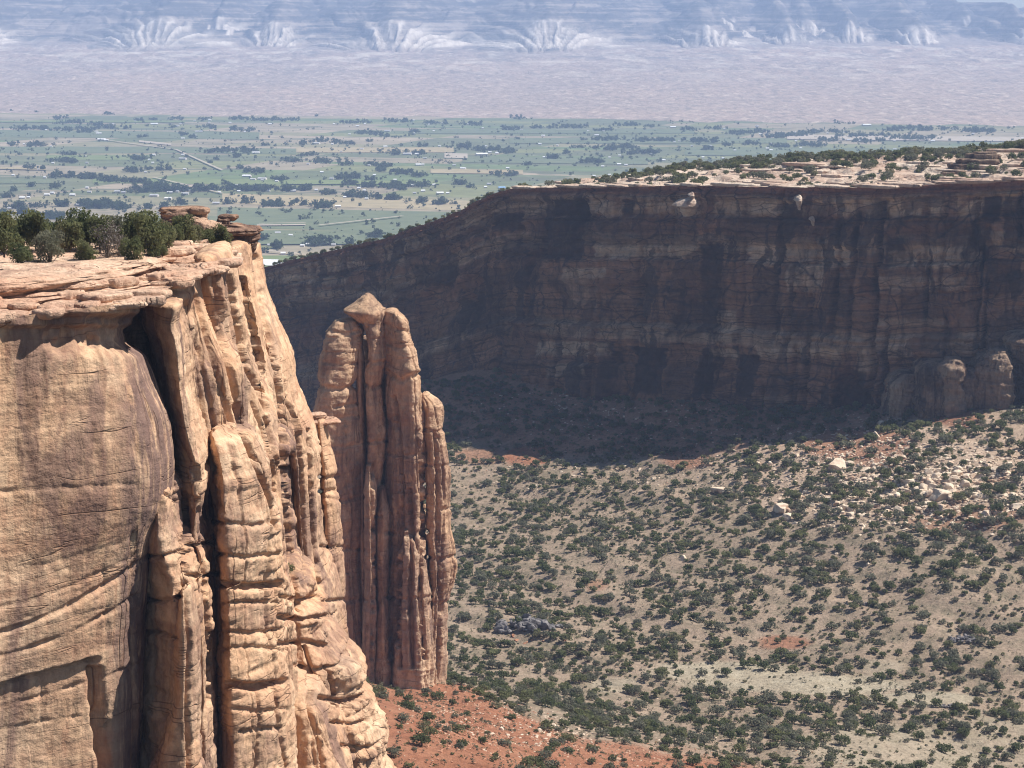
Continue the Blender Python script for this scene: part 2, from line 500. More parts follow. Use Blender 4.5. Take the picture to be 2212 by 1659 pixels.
STAIN_SHADE = [  # cx, cy, rx, ry, strength of desert varnish and of fin shade painted on the near rock
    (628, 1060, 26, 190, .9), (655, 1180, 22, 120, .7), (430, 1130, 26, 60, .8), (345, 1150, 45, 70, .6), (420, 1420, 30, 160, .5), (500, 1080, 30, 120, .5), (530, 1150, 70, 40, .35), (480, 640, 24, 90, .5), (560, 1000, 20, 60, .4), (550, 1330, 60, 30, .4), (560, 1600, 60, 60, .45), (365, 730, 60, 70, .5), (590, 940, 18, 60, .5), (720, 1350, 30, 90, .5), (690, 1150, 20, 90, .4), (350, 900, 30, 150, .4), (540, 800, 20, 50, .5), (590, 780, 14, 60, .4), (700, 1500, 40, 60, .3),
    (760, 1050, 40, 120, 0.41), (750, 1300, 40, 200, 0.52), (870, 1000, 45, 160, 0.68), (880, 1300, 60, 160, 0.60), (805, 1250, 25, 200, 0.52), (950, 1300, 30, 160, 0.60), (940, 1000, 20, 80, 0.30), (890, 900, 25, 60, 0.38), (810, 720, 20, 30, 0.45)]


def groove_depth(px, py):
    out = np.zeros_like(px)
    wob = 2.5 * pn(px / 14, py / 14, .5)
    for pts, w, dep in GROOVES:
        pts = np.array(pts, float)
        sel = np.where((px > pts[:, 0].min() - 3 * w) & (px < pts[:, 0].max() + 3 * w) & (py > pts[:, 1].min() - 3 * w) & (py < pts[:, 1].max() + 3 * w))[0]
        if not len(sel): continue
        q = np.stack([px[sel] + wob[sel], py[sel] + wob[sel]], -1)
        best = np.full(len(sel), 1e9)
        for a, b in zip(pts[:-1], pts[1:]):
            ab = b - a
            t = np.clip(((q - a) @ ab) / (ab @ ab), 0, 1)
            best = np.minimum(best, np.linalg.norm(q - a - t[:, None] * ab, axis=1))
        out[sel] = np.maximum(out[sel], dep * np.exp(-(best / w) ** 4))
    return out


def stain_shade_at(V):
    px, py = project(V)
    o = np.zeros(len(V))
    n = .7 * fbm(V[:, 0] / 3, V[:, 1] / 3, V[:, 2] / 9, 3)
    for cx, cy, rx, ry, a in STAIN_SHADE:
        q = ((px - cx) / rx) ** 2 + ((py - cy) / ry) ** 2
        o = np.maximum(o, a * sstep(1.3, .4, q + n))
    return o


def fin(rows, step=.5, n_exp=2.7, skew=0.0, dome=2.5, sm=2, seed=0.0, zmin=-180, disp=None, ridge=0.0):
    """rock column lofted from measured rows (y, x_left, x_right, front distance, depth), top row first"""
    rows = np.array(rows, float)
    d0 = rows[0, 3]
    ystep = step / (K * d0 / FPX)
    ys = np.arange(rows[0, 0], rows[-1, 0] + ystep, ystep)
    xl = smooth1(np.interp(ys, rows[:, 0], rows[:, 1]), sm)
    xr = smooth1(np.interp(ys, rows[:, 0], rows[:, 2]), sm)
    dd = smooth1(np.interp(ys, rows[:, 0], rows[:, 3]), sm * 2)
    de = smooth1(np.interp(ys, rows[:, 0], rows[:, 4]), sm * 2)
    zs = -tan_dep(ys) * dd
    Yc = dd + de / 2
    Xl, Xr = X_at(xl, Yc, zs), X_at(xr, Yc, zs)
    xc, hw, hd = (Xl + Xr) / 2, (Xr - Xl) / 2, de / 2
    while zs[-1] > zmin:                       # carry the foot down to the ground
        zs = np.append(zs, zs[-1] - step)
        for_a = 1.001
        xc = np.append(xc, xc[-1]); hw = np.append(hw, hw[-1] * for_a); hd = np.append(hd, hd[-1] * for_a); Yc = np.append(Yc, Yc[-1])
    if dome > 0:                               # rounded top
        m = max(4, int(dome / step) + 2)
        a = np.linspace(1, 0.0, m + 1)[:-1] * math.pi / 2
        f = np.cos(a) * .98 + .02
        zt = zs[0] + np.sin(a) * dome
        zs = np.concatenate([zt, zs])
        xc = np.concatenate([np.full(m, xc[0]), xc]); Yc = np.concatenate([np.full(m, Yc[0]), Yc])
        hw = np.concatenate([f * hw[0], hw]); hd = np.concatenate([f * hd[0], hd])
    per = 2 * math.pi * max(hw.max(), 1) * .5 + 2 * math.pi * hd.max() * .5
    n = int(np.clip(per / step * .75, 24, 330))
    # more points on the side that is seen: spread angles evenly by arc at the widest ring
    th = np.linspace(0, 2 * math.pi, 2000, endpoint=False)
    sup = lambda c: np.sign(c) * np.abs(c) ** (2 / n_exp)
    ca, sb = sup(np.cos(th)), sup(np.sin(th))
    seg = np.hypot(np.diff(ca * np.median(hw), append=ca[0] * np.median(hw)), np.diff(sb * np.median(hd), append=sb[0] * np.median(hd)))
    seg = seg * np.where(sb < .25, 1.0, .22)
    cum = np.concatenate([[0], np.cumsum(seg)])
    tt = np.interp(np.linspace(0, cum[-1], n, endpoint=False), cum[:-1], th)
    ca, sb = sup(np.cos(tt)), sup(np.sin(tt))
    nr = len(zs)
    ca2 = np.clip(ca + ridge * np.maximum(0, -sb) * (1 - ca * ca), -1, 1)
    Xv = xc[:, None] + ca2[None] * hw[:, None] + skew * sb[None] * hd[:, None]
    Yv = Yc[:, None] + sb[None] * hd[:, None]
    Zv = np.repeat(zs[:, None], n, 1)
    V = np.stack([Xv, Yv, Zv], -1).reshape(-1, 3)
    N = np.zeros_like(V)
    for j in range(nr):
        r = V[j * n:(j + 1) * n, :2]
        N[j * n:(j + 1) * n, :2] = outline_normals(r)
    kw = dict(seed=seed)
    kw.update(disp or {})
    sizes = np.clip(np.minimum(hw, hd) / 3.5, .12, 1.0)
    V2 = rock_disp(V, N, **kw)
    V = V + (V2 - V) * np.repeat(sizes, n)[:, None]
    gpx, gpy = project(V)
    front = (N[:, 1] < .35) * np.repeat(np.clip(sizes * 1.3, 0, 1), n)
    V = V - N * (groove_depth(gpx, gpy) * front)[:, None]
    F = grid_faces(n, nr, True)[:, ::-1]
    top = len(V)
    V = np.vstack([V, [V[:n].mean(0) + [0, 0, .02]]])
    Ft = np.stack([np.arange(n), np.roll(np.arange(n), -1), np.full(n, top)], -1)
    return V, [F, Ft]


def slab(c, rx, ry, th, rz=0.0, seed=0, n=56, tilt=(0, 0), rough=.18, under=.86, exp=2.6, top=.94, fine=1):
    """irregular flat ledge of rock with a rounded rim, centre of its underside at c"""
    a = np.linspace(0, 2 * math.pi, n, endpoint=False)
    sup = lambda q: np.sign(q) * np.abs(q) ** (2 / exp)
    rad = 1 + rough * fbm(np.cos(a) * 1.4 + seed * 3.1, np.sin(a) * 1.4, seed * .7, 4, .6) * 1.8
    ex, ey = sup(np.cos(a)) * rad, sup(np.sin(a)) * rad
    prof = [(.05, 0), (under * .6, 0), (under, .02), (under + (1 - under) * .6, .22), (1.0, .45), (1.0, .72), (.985, .88), (top, 1.0), (top * .8, 1.04), (top * .5, 1.07), (top * .2, 1.08), (.02, 1.08)]
    if fine > 1:
        pr = np.array(prof); t = np.linspace(0, len(prof) - 1, len(prof) * fine)
        prof = list(zip(np.interp(t, np.arange(len(prof)), pr[:, 0]), np.interp(t, np.arange(len(prof)), pr[:, 1])))
    V = []
    for f, h in prof:
        V.append(np.stack([ex * f * rx, ey * f * ry, np.full(n, h * th)], -1))
    V = np.vstack(V)
    q = np.array([seed * 5.3, seed * 2.1, 0])
    r = max(.6, min(rx, ry))
    V[:, 2] += th * .28 * fbm((V[:, 0] + q[0]) / (r * .8), (V[:, 1] + q[1]) / (r * .8), V[:, 2] / 2 + seed, 3)
    V[:, :2] *= (1 + .05 * fbm(V[:, 0] / 1.2 + seed, V[:, 1] / 1.2, V[:, 2] / .35, 3))[:, None]
    V[:, :2] *= (1 + (.05 if fine > 1 else .03) * np.round(2.2 * fbm(V[:, 0] / 30, V[:, 1] / 30, V[:, 2] / .55 + seed, 2))[:, None] / 1.0)
    V[:, 2] += V[:, 0] * tilt[0] + V[:, 1] * tilt[1]
    cr, sr = math.cos(rz), math.sin(rz)
    V = np.stack([V[:, 0] * cr - V[:, 1] * sr, V[:, 0] * sr + V[:, 1] * cr, V[:, 2]], -1) + np.asarray(c)
    return V, [grid_faces(n, len(prof), True)]


def join(parts):
    Vs, Fq, Ft, o = [], [], [], 0
    for V, Fs in parts:
        Vs.append(V)
        for f in Fs:
            (Fq if f.shape[1] == 4 else Ft).append(f + o)
        o += len(V)
    out = []
    if Fq: out.append(np.vstack(Fq))
    if Ft: out.append(np.vstack(Ft))
    return np.vstack(Vs), out


def rock_thing(name, V, F, mat, label, cat, group=None, smooth=True):
    o = np.array([V[:, 0].mean(), V[:, 1].mean(), V[:, 2].min()])
    return tag(link(name, make_mesh(name, V - o, F, mat, smooth), o), label, cat, group)


# ------------------------------------------------------------------ canyon floor
CTRL = [  # measured spot and forward distance
    (830, 1659, 500), (1000, 1659, 560), (1250, 1659, 630), (1500, 1659, 700), (1800, 1659, 765), (2212, 1659, 825), (2500, 1659, 850),
    (800, 1500, 610), (870, 1465, 745), (965, 1462, 752), (780, 1470, 735),
    (980, 1520, 715), (1100, 1560, 705), (1300, 1605, 725), (1050, 1510, 760),
    (1000, 1430, 915), (1200, 1480, 890), (1500, 1560, 842), (1800, 1560, 850), (2212, 1540, 860),
    (1000, 1300, 1015), (1300, 1330, 990), (1700, 1380, 960), (2212, 1400, 935), (1950, 1300, 985),
    (1000, 1150, 1165), (1400, 1150, 1140), (1800, 1150, 1080), (2212, 1150, 1045),
    (1000, 1000, 1330), (1300, 1000, 1300), (1500, 985, 1265), (1800, 970, 1225), (2000, 940, 1195), (2212, 940, 1175), (2500, 930, 1170), (2050, 1040, 1115),
    (970, 900, 1420), (1040, 800, 1475), (1150, 850, 1440), (1300, 862, 1412), (1500, 848, 1362), (1700, 852, 1330), (1950, 890, 1268), (2060, 908, 1222), (2212, 905, 1208), (2500, 900, 1200),
    (800, 860, 1580), (600, 900, 1700),
]
cp = np.array([P(*c) for c in CTRL])
extra = np.array([[-260, 2300, -395], [0, 2350, -380], [400, 2300, -330], [-420, 1500, -330], [-420, 900, -270], [-250, 760, -225], [-120, 900, -240],
                  [-150, 1250, -262], [-60, 600, -165], [-120, 480, -150], [60, 430, -165], [250, 560, -205], [420, 700, -240], [520, 900, -225], [520, 1200, -180], [-300, 500, -160]], float)
cp = np.vstack([cp, extra])


def tps_fit(p, z, lam):
    d = np.linalg.norm(p[:, None] - p[None], axis=-1) / 300
    Kk = np.where(d > 0, d * d * np.log(d + 1e-12), 0) + lam * np.eye(len(p))
    A = np.hstack([np.ones((len(p), 1)), p / 300])
    M = np.block([[Kk, A], [A.T, np.zeros((3, 3))]])
    return np.linalg.solve(M, np.concatenate([z, np.zeros(3)]))


TPS = tps_fit(cp[:, :2], cp[:, 2], .02)


def floor_z(x, y):
    x = np.asarray(x, float); y = np.asarray(y, float)
    sh = x.shape
    q = np.stack([x.ravel(), y.ravel()], -1)
    out = np.empty(len(q))
    for k in range(0, len(q), 40000):
        qq = q[k:k + 40000]
        d = np.linalg.norm(qq[:, None] - cp[None, :, :2], axis=-1) / 300
        out[k:k + 40000] = np.where(d > 0, d * d * np.log(d + 1e-12), 0) @ TPS[:-3] + TPS[-3] + (qq / 300) @ TPS[-2:]
    out = out.reshape(sh)
    # small ridges and washes running down from the wall
    wx = x + 25 * fbm(x / 120, y / 120, 1.7, 2)
    rid = np.abs(fbm((wx * .8 + y * .6) / 75, (wx * -.25 + y * .35) / 190, 4.2, 3))
    out = out + 11 * (rid - .22) + 2.2 * fbm(x / 28, y / 28, 8.1, 3) + .5 * fbm(x / 7, y / 7, 2.2, 2)
    return out


def red_amount(x, y):
    """share of red earth: the talus under the spire, a few scars, and shade painted below the wall"""
    px, py = project(np.stack([x, y, floor_z(x, y)], -1))
    bx = np.array([600, 760, 900, 960, 1030, 1100, 1200, 1300, 1420, 1560, 1650, 1760, 2300])
    bl = np.array([1440, 1446, 1448, 1458, 1490, 1532, 1578, 1606, 1624, 1640, 1664, 1700, 1760])
    r = sstep(-16, 16, py - np.interp(px, bx, bl) + 26 * fbm(x / 16, y / 16, 3, 3)) * (y < 800)
    r = np.where((px < 1000) & (y < 775), np.maximum(r, (y < 770) * 1.0), r)
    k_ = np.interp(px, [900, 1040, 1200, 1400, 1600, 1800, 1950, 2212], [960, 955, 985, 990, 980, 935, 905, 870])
    r = np.maximum(r, .55 * sstep(12, -20, py - k_ + 20 * fbm(x / 14, y / 14, 6, 3)) * (y > 1000) * (px > 850))  # reddish talus, darkened up to the wall's shadow edge: shade painted into the soil
    scars = [(1690, 1388, 62, 17, .8), (1140, 985, 60, 22, 1.0), (1480, 990, 60, 25, .7), (1850, 960, 130, 40, .75), (2060, 900, 70, 25, .8), (2100, 1120, 120, 30, .5),
             (1040, 985, 60, 20, .6), (1290, 1265, 25, 14, .5), (2050, 1130, 100, 25, .5), (1900, 985, 80, 30, .6)]
    for sx, sy, w, h, a in scars:
        q = ((px - sx) / w) ** 2 + ((py - sy) / h) ** 2 + .55 * fbm(x / 11, y / 11, sx, 3)
        r = np.maximum(r, a * sstep(1.25, .55, q))
    return r


def pale_amount(x, y):
    """dry pale grass of the wash and the swales"""
    px, py = project(np.stack([x, y, floor_z(x, y)], -1))
    p = 0 * x
    for sx, sy, w, h, a in [(1560, 1450, 170, 22, 1), (1800, 1480, 170, 24, 1), (2000, 1510, 120, 18, .9), (1650, 1470, 200, 25, .8), (1950, 1620, 250, 60, .55), (1330, 1480, 60, 18, .7), (2150, 1600, 200, 60, .4), (1900, 1440, 60, 18, .5)]:
        q = ((px - sx) / w) ** 2 + ((py - sy) / h) ** 2 + .5 * fbm(x / 9, y / 9, sx, 3)
        p = np.maximum(p, a * sstep(1.2, .5, q))
    return p


gx = np.arange(-430, 620, 2.0)
gy = np.concatenate([np.arange(420, 1560, 2.0), np.arange(1560, 2420, 20.0)])
GX, GY = np.meshgrid(gx, gy)
GZ = floor_z(GX, GY)
gpx_, gpy_ = project(np.stack([GX, GY, GZ], -1))
warm = sstep(1.3, .5, ((gpx_ - 1950) / 420) ** 2 + ((gpy_ - 1010) / 130) ** 2 + .5 * fbm(GX / 30, GY / 30, 5, 3)) * .9
red = red_amount(GX, GY); pal = pale_amount(GX, GY)
m = Mat('canyon soil')
tan_ = m.mix(m.ramp(m.noise((.02, .02, .02), 4, .6), [(.35, 0.0), (.65, 1.0)]), (.28, .21, .152), (.35, .262, .19))
tan_ = m.mix(m.ramp(m.noise((.10, .10, .10), 5, .7, off=(4, 4, 4)), [(.44, 0.0), (.62, .85)]), tan_, (.20, .165, .112))
redc = m.mix(m.ramp(m.noise((.06, .06, .06), 4, .6), [(.35, 0.0), (.65, 1.0)]), (.27, .115, .066), (.335, .162, .096))
palc = m.mix(m.ramp(m.noise((.15, .15, .15), 3, .6), [(.35, 0.0), (.65, 1.0)]), (.33, .275, .195), (.39, .335, .245))
warm_ = m.mix(m.ramp(m.noise((.05, .05, .05), 4, .6, off=(9, 2, 0)), [(.35, 0.0), (.65, 1.0)]), (.40, .29, .205), (.48, .36, .27))
tan_ = m.mix(m.attr('warm'), tan_, warm_)
col = m.mix(m.attr('pale'), m.mix(m.attr('red'), tan_, redc), palc)
grit = m.noise((.55, .55, .55), 6, .75)
col = m.mix(1.0, col, m.ramp(grit, [(.28, .5), (.5, 1.0), (.75, 1.35)]), 'MULTIPLY')
m.color(col)
m.bump(m.noise((.35, .35, .35), 7, .7), 1.6, .8)
M_SOIL = m.m
V = np.stack([GX, GY, GZ], -1).reshape(-1, 3)
o = link('canyon_floor', make_mesh('canyon_floor', V, grid_faces(len(gx), len(gy)), M_SOIL, True, attrs={'red': red.ravel(), 'pale': pal.ravel(), 'warm': warm.ravel()}))
tag(o, kind='structure')

# ------------------------------------------------------------------ far wall of the canyon
WS = .965
WALL = np.array([  # x, y of the rim, y of the foot, distance
    (60, 690, 1010, 2290), (220, 660, 985, 2140), (380, 625, 950, 1990), (480, 600, 930, 1900), (570, 577, 915, 1810), (700, 545, 890, 1730), (830, 515, 865, 1665), (900, 490, 850, 1635), (970, 465, 830, 1600),
    (1040, 430, 825, 1570), (1100, 407, 835, 1545), (1300, 403, 870, 1475), (1500, 401, 858, 1415), (1700, 404, 862, 1372), (1900, 405, 885, 1342),
    (2050, 397, 890, 1326), (2212, 390, 890, 1312), (2420, 380, 890, 1300), (2700, 360, 890, 1290)], float)
WALL[:, 3] *= WS
wp_top = np.array([P(a, b, d) for a, b, c, d in WALL])
wp_zb = np.array([P(a, c, d)[2] for a, b, c, d in WALL]) - 14
wl = np.concatenate([[0], np.cumsum(np.linalg.norm(np.diff(wp_top[:, :2], axis=0), axis=1))])
NU = int(wl[-1] / .85)
u = np.linspace(0, wl[-1], NU)
wx, wy = smooth1(np.interp(u, wl, wp_top[:, 0]), 30), smooth1(np.interp(u, wl, wp_top[:, 1]), 30)
wzt, wzb = smooth1(np.interp(u, wl, wp_top[:, 2]), 8), smooth1(np.interp(u, wl, wp_zb), 20)
wmx = np.interp(u, wl, WALL[:, 0])             # measured x along the wall
tx, ty = np.gradient(wx, u), np.gradient(wy, u)
nl = np.hypot(tx, ty)
wn_ = np.stack([ty / nl, -tx / nl], -1)        # points out of the rock, towards the canyon
if wn_[NU // 2, 1] > 0: wn_ = -wn_
NVW = 250
v = np.linspace(0, 1, NVW)                     # 0 rim, 1 foot
UU, VV = np.meshgrid(u, v)
ZT, ZB = wzt[None], wzb[None]
ZZ = ZT + (ZB - ZT) * VV
PXm = np.repeat(wmx[None], NVW, 0)
YM = np.interp(wmx, WALL[:, 0], WALL[:, 1])[None] * (1 - VV) + np.interp(wmx, WALL[:, 0], WALL[:, 2])[None] * VV   # measured y
out = 10 * VV ** 1.3                            # batter
out += 9 * fbm(UU / 110, VV * .6, 3.3, 3) * sstep(0, .12, VV)
blk = fbm(UU / 30, VV * 2.2, 9.1, 3)
out += 4.5 * np.round(blk * 4) / 4 + 1.0 * blk
# beds that step out and back: depth below the rim in metres, warped
dz = (ZT - ZZ) + 1.5 * fbm(UU / 40, VV * 3, 5.5, 2)
for z0, w, a in [(2.2, .5, -2.6), (4.6, .6, -2.0), (7.5, .8, -2.6), (16.5, .9, -2.6), (19.5, .8, -3.2), (26, .5, -1.2), (34, .6, -1.8), (39, .6, -1.8), (42, .8, -2.4), (51, .5, -1.2), (58, .6, -1.6), (66, .5, -1.3), (72, .5, -1.2), (79, .9, -2.3), (84, .9, -2.6), (91, .6, -1.6), (97, .8, -2.0), (104, .8, -2.4), (112, .6, -1.6)]:
    mk = np.clip(.5 + 1.6 * fbm(UU / 60, z0, 2.0, 2), 0, 1)
    out += a * np.exp(-((dz - z0) / w) ** 4) * mk
for z0, a in [(3.5, 1.8), (8, -2.2), (18, 2.0), (31, -1.6), (42, 2.2), (58, -1.4), (81, 2.8), (92, -1.5), (104, 2.4)]:
    out += a * sstep(z0 - .3, z0 + .3, dz + 1.2 * fbm(UU / 22, z0, 0, 2))
# upright joints
rj = np.random.RandomState(5)
joints = [(1905, 430, 835, 4.5, 1.5), (1855, 455, 700, 3.2, 1.2), (1690, 415, 700, 3.0, 1.2), (1610, 420, 560, 2.0, 1.0), (1765, 480, 860, 1.8, 1.0), (2110, 420, 640, 3.2, 1.5), (2040, 430, 600, 2.2, 1.2), (1310, 700, 860, 2.5, 2.0), (1620, 560, 720, 2.0, 1.2), (2010, 560, 700, 2.0, 1.2)]
for i in range(64):
    y0 = rj.uniform(410, 800)
    joints.append((rj.uniform(600, 2500), y0, y0 + rj.uniform(60, 230), rj.uniform(1.5, 4.5), rj.uniform(.7, 1.5)))
for jx, y0, y1, a, w in joints:
    uj = np.interp(jx, wmx, u) + 2.5 * fbm(YM / 60, jx, 1, 2)
    out -= 1.5 * a * np.exp(-((UU - uj) / w) ** 4) * sstep(y0 - 8, y0 + 8, YM) * sstep(y1 + 8, y1 - 8, YM)
# hollows and alcoves under flat roofs
for ax, y0, y1, hw, a in [(975, 595, 660, 60, 7), (1030, 570, 640, 30, 5), (1370, 715, 850, 34, 6), (1590, 730, 850, 40, 5), (1860, 760, 850, 34, 6), (1150, 470, 560, 45, 4), (1255, 430, 470, 26, 3.5), (1345, 430, 465, 16, 3.5), (1520, 520, 690, 40, 3.5), (2120, 470, 640, 40, 4), (1500, 700, 790, 26, 3), (1750, 590, 700, 24, 3), (1960, 520, 560, 36, 2.5), (1700, 640, 720, 22, 3), (1830, 560, 600, 20, 3)]:
    q = np.abs(PXm - ax + 10 * fbm(UU / 20, YM / 40, ax, 2)) / hw
    roof = y0 + 26 * q ** 2 + 10 * fbm(UU / 9, ax, 0, 2)
    out -= a * sstep(1.05, .8, q) * sstep(roof - 2, roof + 4, YM) * sstep(y1 + 30, y1 - 30, YM)
b2 = fbm(UU / 13, dz / 9, 16.1, 2)
out += 2.4 * np.round(b2 * 3.5) / 3.5
b3 = fbm(UU / 5, dz / 3.2, 26.1, 2)
out += .9 * np.round(b3 * 3) / 3
out += 1.1 * fbm(UU / 9, ZZ / 5, 6.6, 4) + .5 * fbm(UU / 3.0, ZZ / 1.5, 1.6, 3)
out -= 14 * (1 - sstep(0, .02, VV)) * 0
def panel(lst, seed):
    o = np.zeros_like(UU)
    n1 = 9 * fbm(UU / 9, ZZ / 9, seed, 3); n2 = 7 * fbm(UU / 7, ZZ / 12, seed + 5, 3)
    for x0, x1, y0, y1, a in lst:
        o = np.maximum(o, a * sstep(x0 - 3, x0 + 3, PXm + n1) * sstep(x1 + 3, x1 - 3, PXm + n1) * sstep(y0 - 2, y0 + 2, YM + .5 * n2) * sstep(y1 + 6, y1 - 6, YM + 1.6 * n2))
    return o


VARN = panel([(1195, 1270, 428, 460, 1), (1343, 1374, 427, 457, 1), (1178, 1272, 463, 545, .9), (1064, 1130, 455, 488, .9), (1515, 1568, 512, 682, .9), (1389, 1465, 712, 800, 1), (1326, 1357, 700, 832, .9), (1532, 1565, 712, 800, .9), (1627, 1671, 724, 804, 1), (1832, 1899, 752, 826, 1),
    (1844, 1865, 478, 517, .9), (1872, 1910, 575, 608, .9), (1918, 1958, 500, 545, .9), (2123, 2165, 420, 472, 1), (2136, 2212, 540, 610, .7), (1795, 1852, 575, 650, .6), (1640, 1700, 560, 680, .55), (1465, 1520, 600, 690, .5), (1280, 1326, 745, 850, .6), (1090, 1180, 500, 600, .6), (900, 1000, 560, 600, .7), (1020, 1100, 560, 690, .6), (1720, 1800, 640, 690, .6), (1960, 2060, 590, 660, .5), (2060, 2140, 480, 560, .7), (1440, 1515, 470, 512, .5), (1570, 1690, 462, 512, .6), (1700, 1850, 462, 500, .5), (1950, 2130, 468, 515, .6), (1270, 1440, 464, 512, .5), (640, 760, 640, 700, .5), (720, 900, 600, 640, .5), (1470, 1530, 740, 850, .5), (1690, 1760, 760, 840, .4), (1100, 1200, 640, 760, .4), (850, 960, 700, 800, .4), (2170, 2300, 420, 520, .8), (2240, 2300, 520, 680, .7)], 1.0)
PALE = panel([(1270, 1342, 430, 459, .9), (1395, 1600, 431, 459, .7), (1625, 1690, 431, 459, .8), (1700, 1800, 432, 459, .8), (1806, 1850, 428, 459, 1), (1868, 1905, 428, 459, 1), (1918, 1990, 428, 459, 1), (2010, 2122, 428, 459, 1), (1292, 1512, 517, 540, .9), (1623, 1690, 517, 550, .9), (1700, 1770, 519, 548, .7), (1777, 1842, 517, 556, .9), (1925, 1985, 526, 556, .9), (1995, 2122, 518, 558, .9), (1235, 1330, 559, 579, .8), (1190, 1346, 702, 727, .9), (1549, 1625, 712, 728, .8), (1669, 1842, 711, 728, .9), (1714, 1790, 553, 602, .8), (1910, 2090, 575, 600, .5), (1910, 2100, 655, 672, .5), (1100, 1180, 780, 850, .5), (1240, 1300, 560, 640, .3), (1220, 1300, 745, 770, .6), (1560, 1612, 640, 700, .6), (1880, 1915, 712, 760, .7), (1680, 1740, 800, 850, .5), (1930, 1990, 690, 730, .5), (600, 760, 590, 606, .8), (640, 860, 615, 630, .6), (660, 800, 560, 575, .6), (800, 900, 545, 560, .5), (1130, 1180, 440, 456, .6), (1000, 1060, 470, 480, .5)], 4.0)
VARN = VARN * (1 - .7 * PALE)
out -= .7 * VARN
wV = np.stack([wx[None] + wn_[None, :, 0] * out, wy[None] + wn_[None, :, 1] * out, ZZ], -1)
rim_xy = wV[0, :, :2].copy()

# plateau behind the rim, one sheet with the wall
back = np.array([.55, .835])
NS = 150
s_ = np.linspace(0, 1, NS) ** 1.25 * 300
SS = np.repeat(s_[:, None], NU, 1)
PX0 = rim_xy[None, :, 0] + back[0] * SS
PY0 = rim_xy[None, :, 1] + back[1] * SS
rise = np.interp(wmx, [380, 900, 1050, 1130, 1300, 1500, 1700, 1900, 2000, 2212, 2700], [-30, -30, -12, 2, 5.0, 8.0, 9.5, 12, 16, 21, 27])[None]
prof = sstep(0, 170, SS)
PZ0 = ZT + rise * prof * 1.0
PZ0 = PZ0 - np.interp(wmx, [380, 1000, 1130, 2700], [60, 40, 25, 25])[None] * sstep(200, 300, SS)
nz = 3.0 * fbm(PX0 / 34, PY0 / 34, 2.2, 4) * sstep(0, 30, SS) + 1.0 * fbm(PX0 / 9, PY0 / 9, 7.2, 3) * sstep(0, 12, SS)
h = PZ0 + nz + .03 * SS * sstep(0, 25, SS) * 0
stp = 2.8
hh = h + .5 * fbm(PX0 / 16, PY0 / 16, 3, 2)
fr = hh / stp - np.floor(hh / stp)
PZ = (np.floor(hh / stp) + sstep(.62, .95, fr)) * stp
PZ = PZ * sstep(2, 10, SS) + h * (1 - sstep(2, 10, SS))
PZ[0] = ZT[0]
for kx, ky in ():
    pass
pV = np.stack([PX0, PY0, PZ], -1)


def plateau_z(x, y):
    """ground height of the plateau near (x, y)"""
    d = (pV[::1, :, 0] - x) ** 2 + (pV[::1, :, 1] - y) ** 2
    return pV.reshape(-1, 3)[np.argmin(d), 2]


Vw = wV.reshape(-1, 3); Vp = pV.reshape(-1, 3)
base_c = np.array([wx.mean(), wy.mean(), wzb.min()])
mesa = bpy.data.objects.new('mesa_cliff', None); C.objects.link(mesa); mesa.location = base_c
tag(mesa, 'long dark canyon wall in shade with pale flat top, across the sunlit brushy floor', 'cliff')
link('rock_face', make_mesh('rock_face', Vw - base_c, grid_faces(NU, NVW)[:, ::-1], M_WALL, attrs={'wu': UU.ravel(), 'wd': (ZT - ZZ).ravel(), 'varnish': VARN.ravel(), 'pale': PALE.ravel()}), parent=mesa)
link('slickrock_top', make_mesh('slickrock_top', Vp - base_c, grid_faces(NU, NS), M_SLICK), parent=mesa)


def wall_point(x, y, proud=0.0):
    """point on the wall seen at the measured spot"""
    qx, qy = project(wV)
    k = np.argmin((qx - x) ** 2 + (qy - y) ** 2)
    i = k % NU
    p = wV.reshape(-1, 3)[k].copy()
    p[:2] += wn_[i] * proud
    return p, wn_[i]


# pale ledges stacked along the rim of the far wall (parts of the cliff)
rl = np.random.RandomState(11)
parts = []
for i in range(150):
    k = int(np.interp(rl.uniform(1085, 2420), wmx, np.arange(NU)))
    s = rl.uniform(-2.0, 26) if i % 3 else rl.uniform(0, 120)
    j = int(np.clip(np.searchsorted(s_, max(s, 0)), 0, NS - 1))
    q = pV[j, k].copy()
    q[:2] += back * min(s, 0)
    ang = math.atan2(ty[k], tx[k]) + rl.uniform(-.3, .3)
    parts.append(slab(q + [0, 0, -.3], rl.uniform(4, 15), rl.uniform(2.2, 6), rl.uniform(.7, 2.0), ang, seed=i + 300, n=28))
# dark knob with its ledges
kp = P(2105, 372, 1345)
for i, (ox, oy, oz, rx, ry, th) in enumerate([(0, 0, -3, 17, 9, 4.5), (-1, 1, 1, 14, 8, 3.6), (2, 2, 4.2, 12.5, 7, 3.2), (5, 3, 7.0, 9, 5.5, 3.0), (6.5, 3.4, 9.6, 6.5, 4.5, 1.5), (-9, -3, -3, 10, 7, 3.2), (-5, -1, 0, 8, 6, 3)]):
    parts.append(slab(kp + [ox, oy, oz], rx, ry, th, rl.uniform(-.4, .4), seed=600 + i, n=56, under=.93, rough=.25))
Vk, Fk = join(parts[-7:])
link('rock_knob', make_mesh('rock_knob', Vk - base_c, Fk, M_BENCH), parent=mesa)
for Vk, Fk in parts[:99]:
    link('rim_ledge', make_mesh('rim_ledge', Vk - base_c, Fk, M_SLICK), parent=mesa)
Vk, Fk = join(parts[99:-7])
tag(link('broken_ledges', make_mesh('broken_ledges', Vk - base_c, Fk, M_SLICK), parent=mesa), kind='stuff')
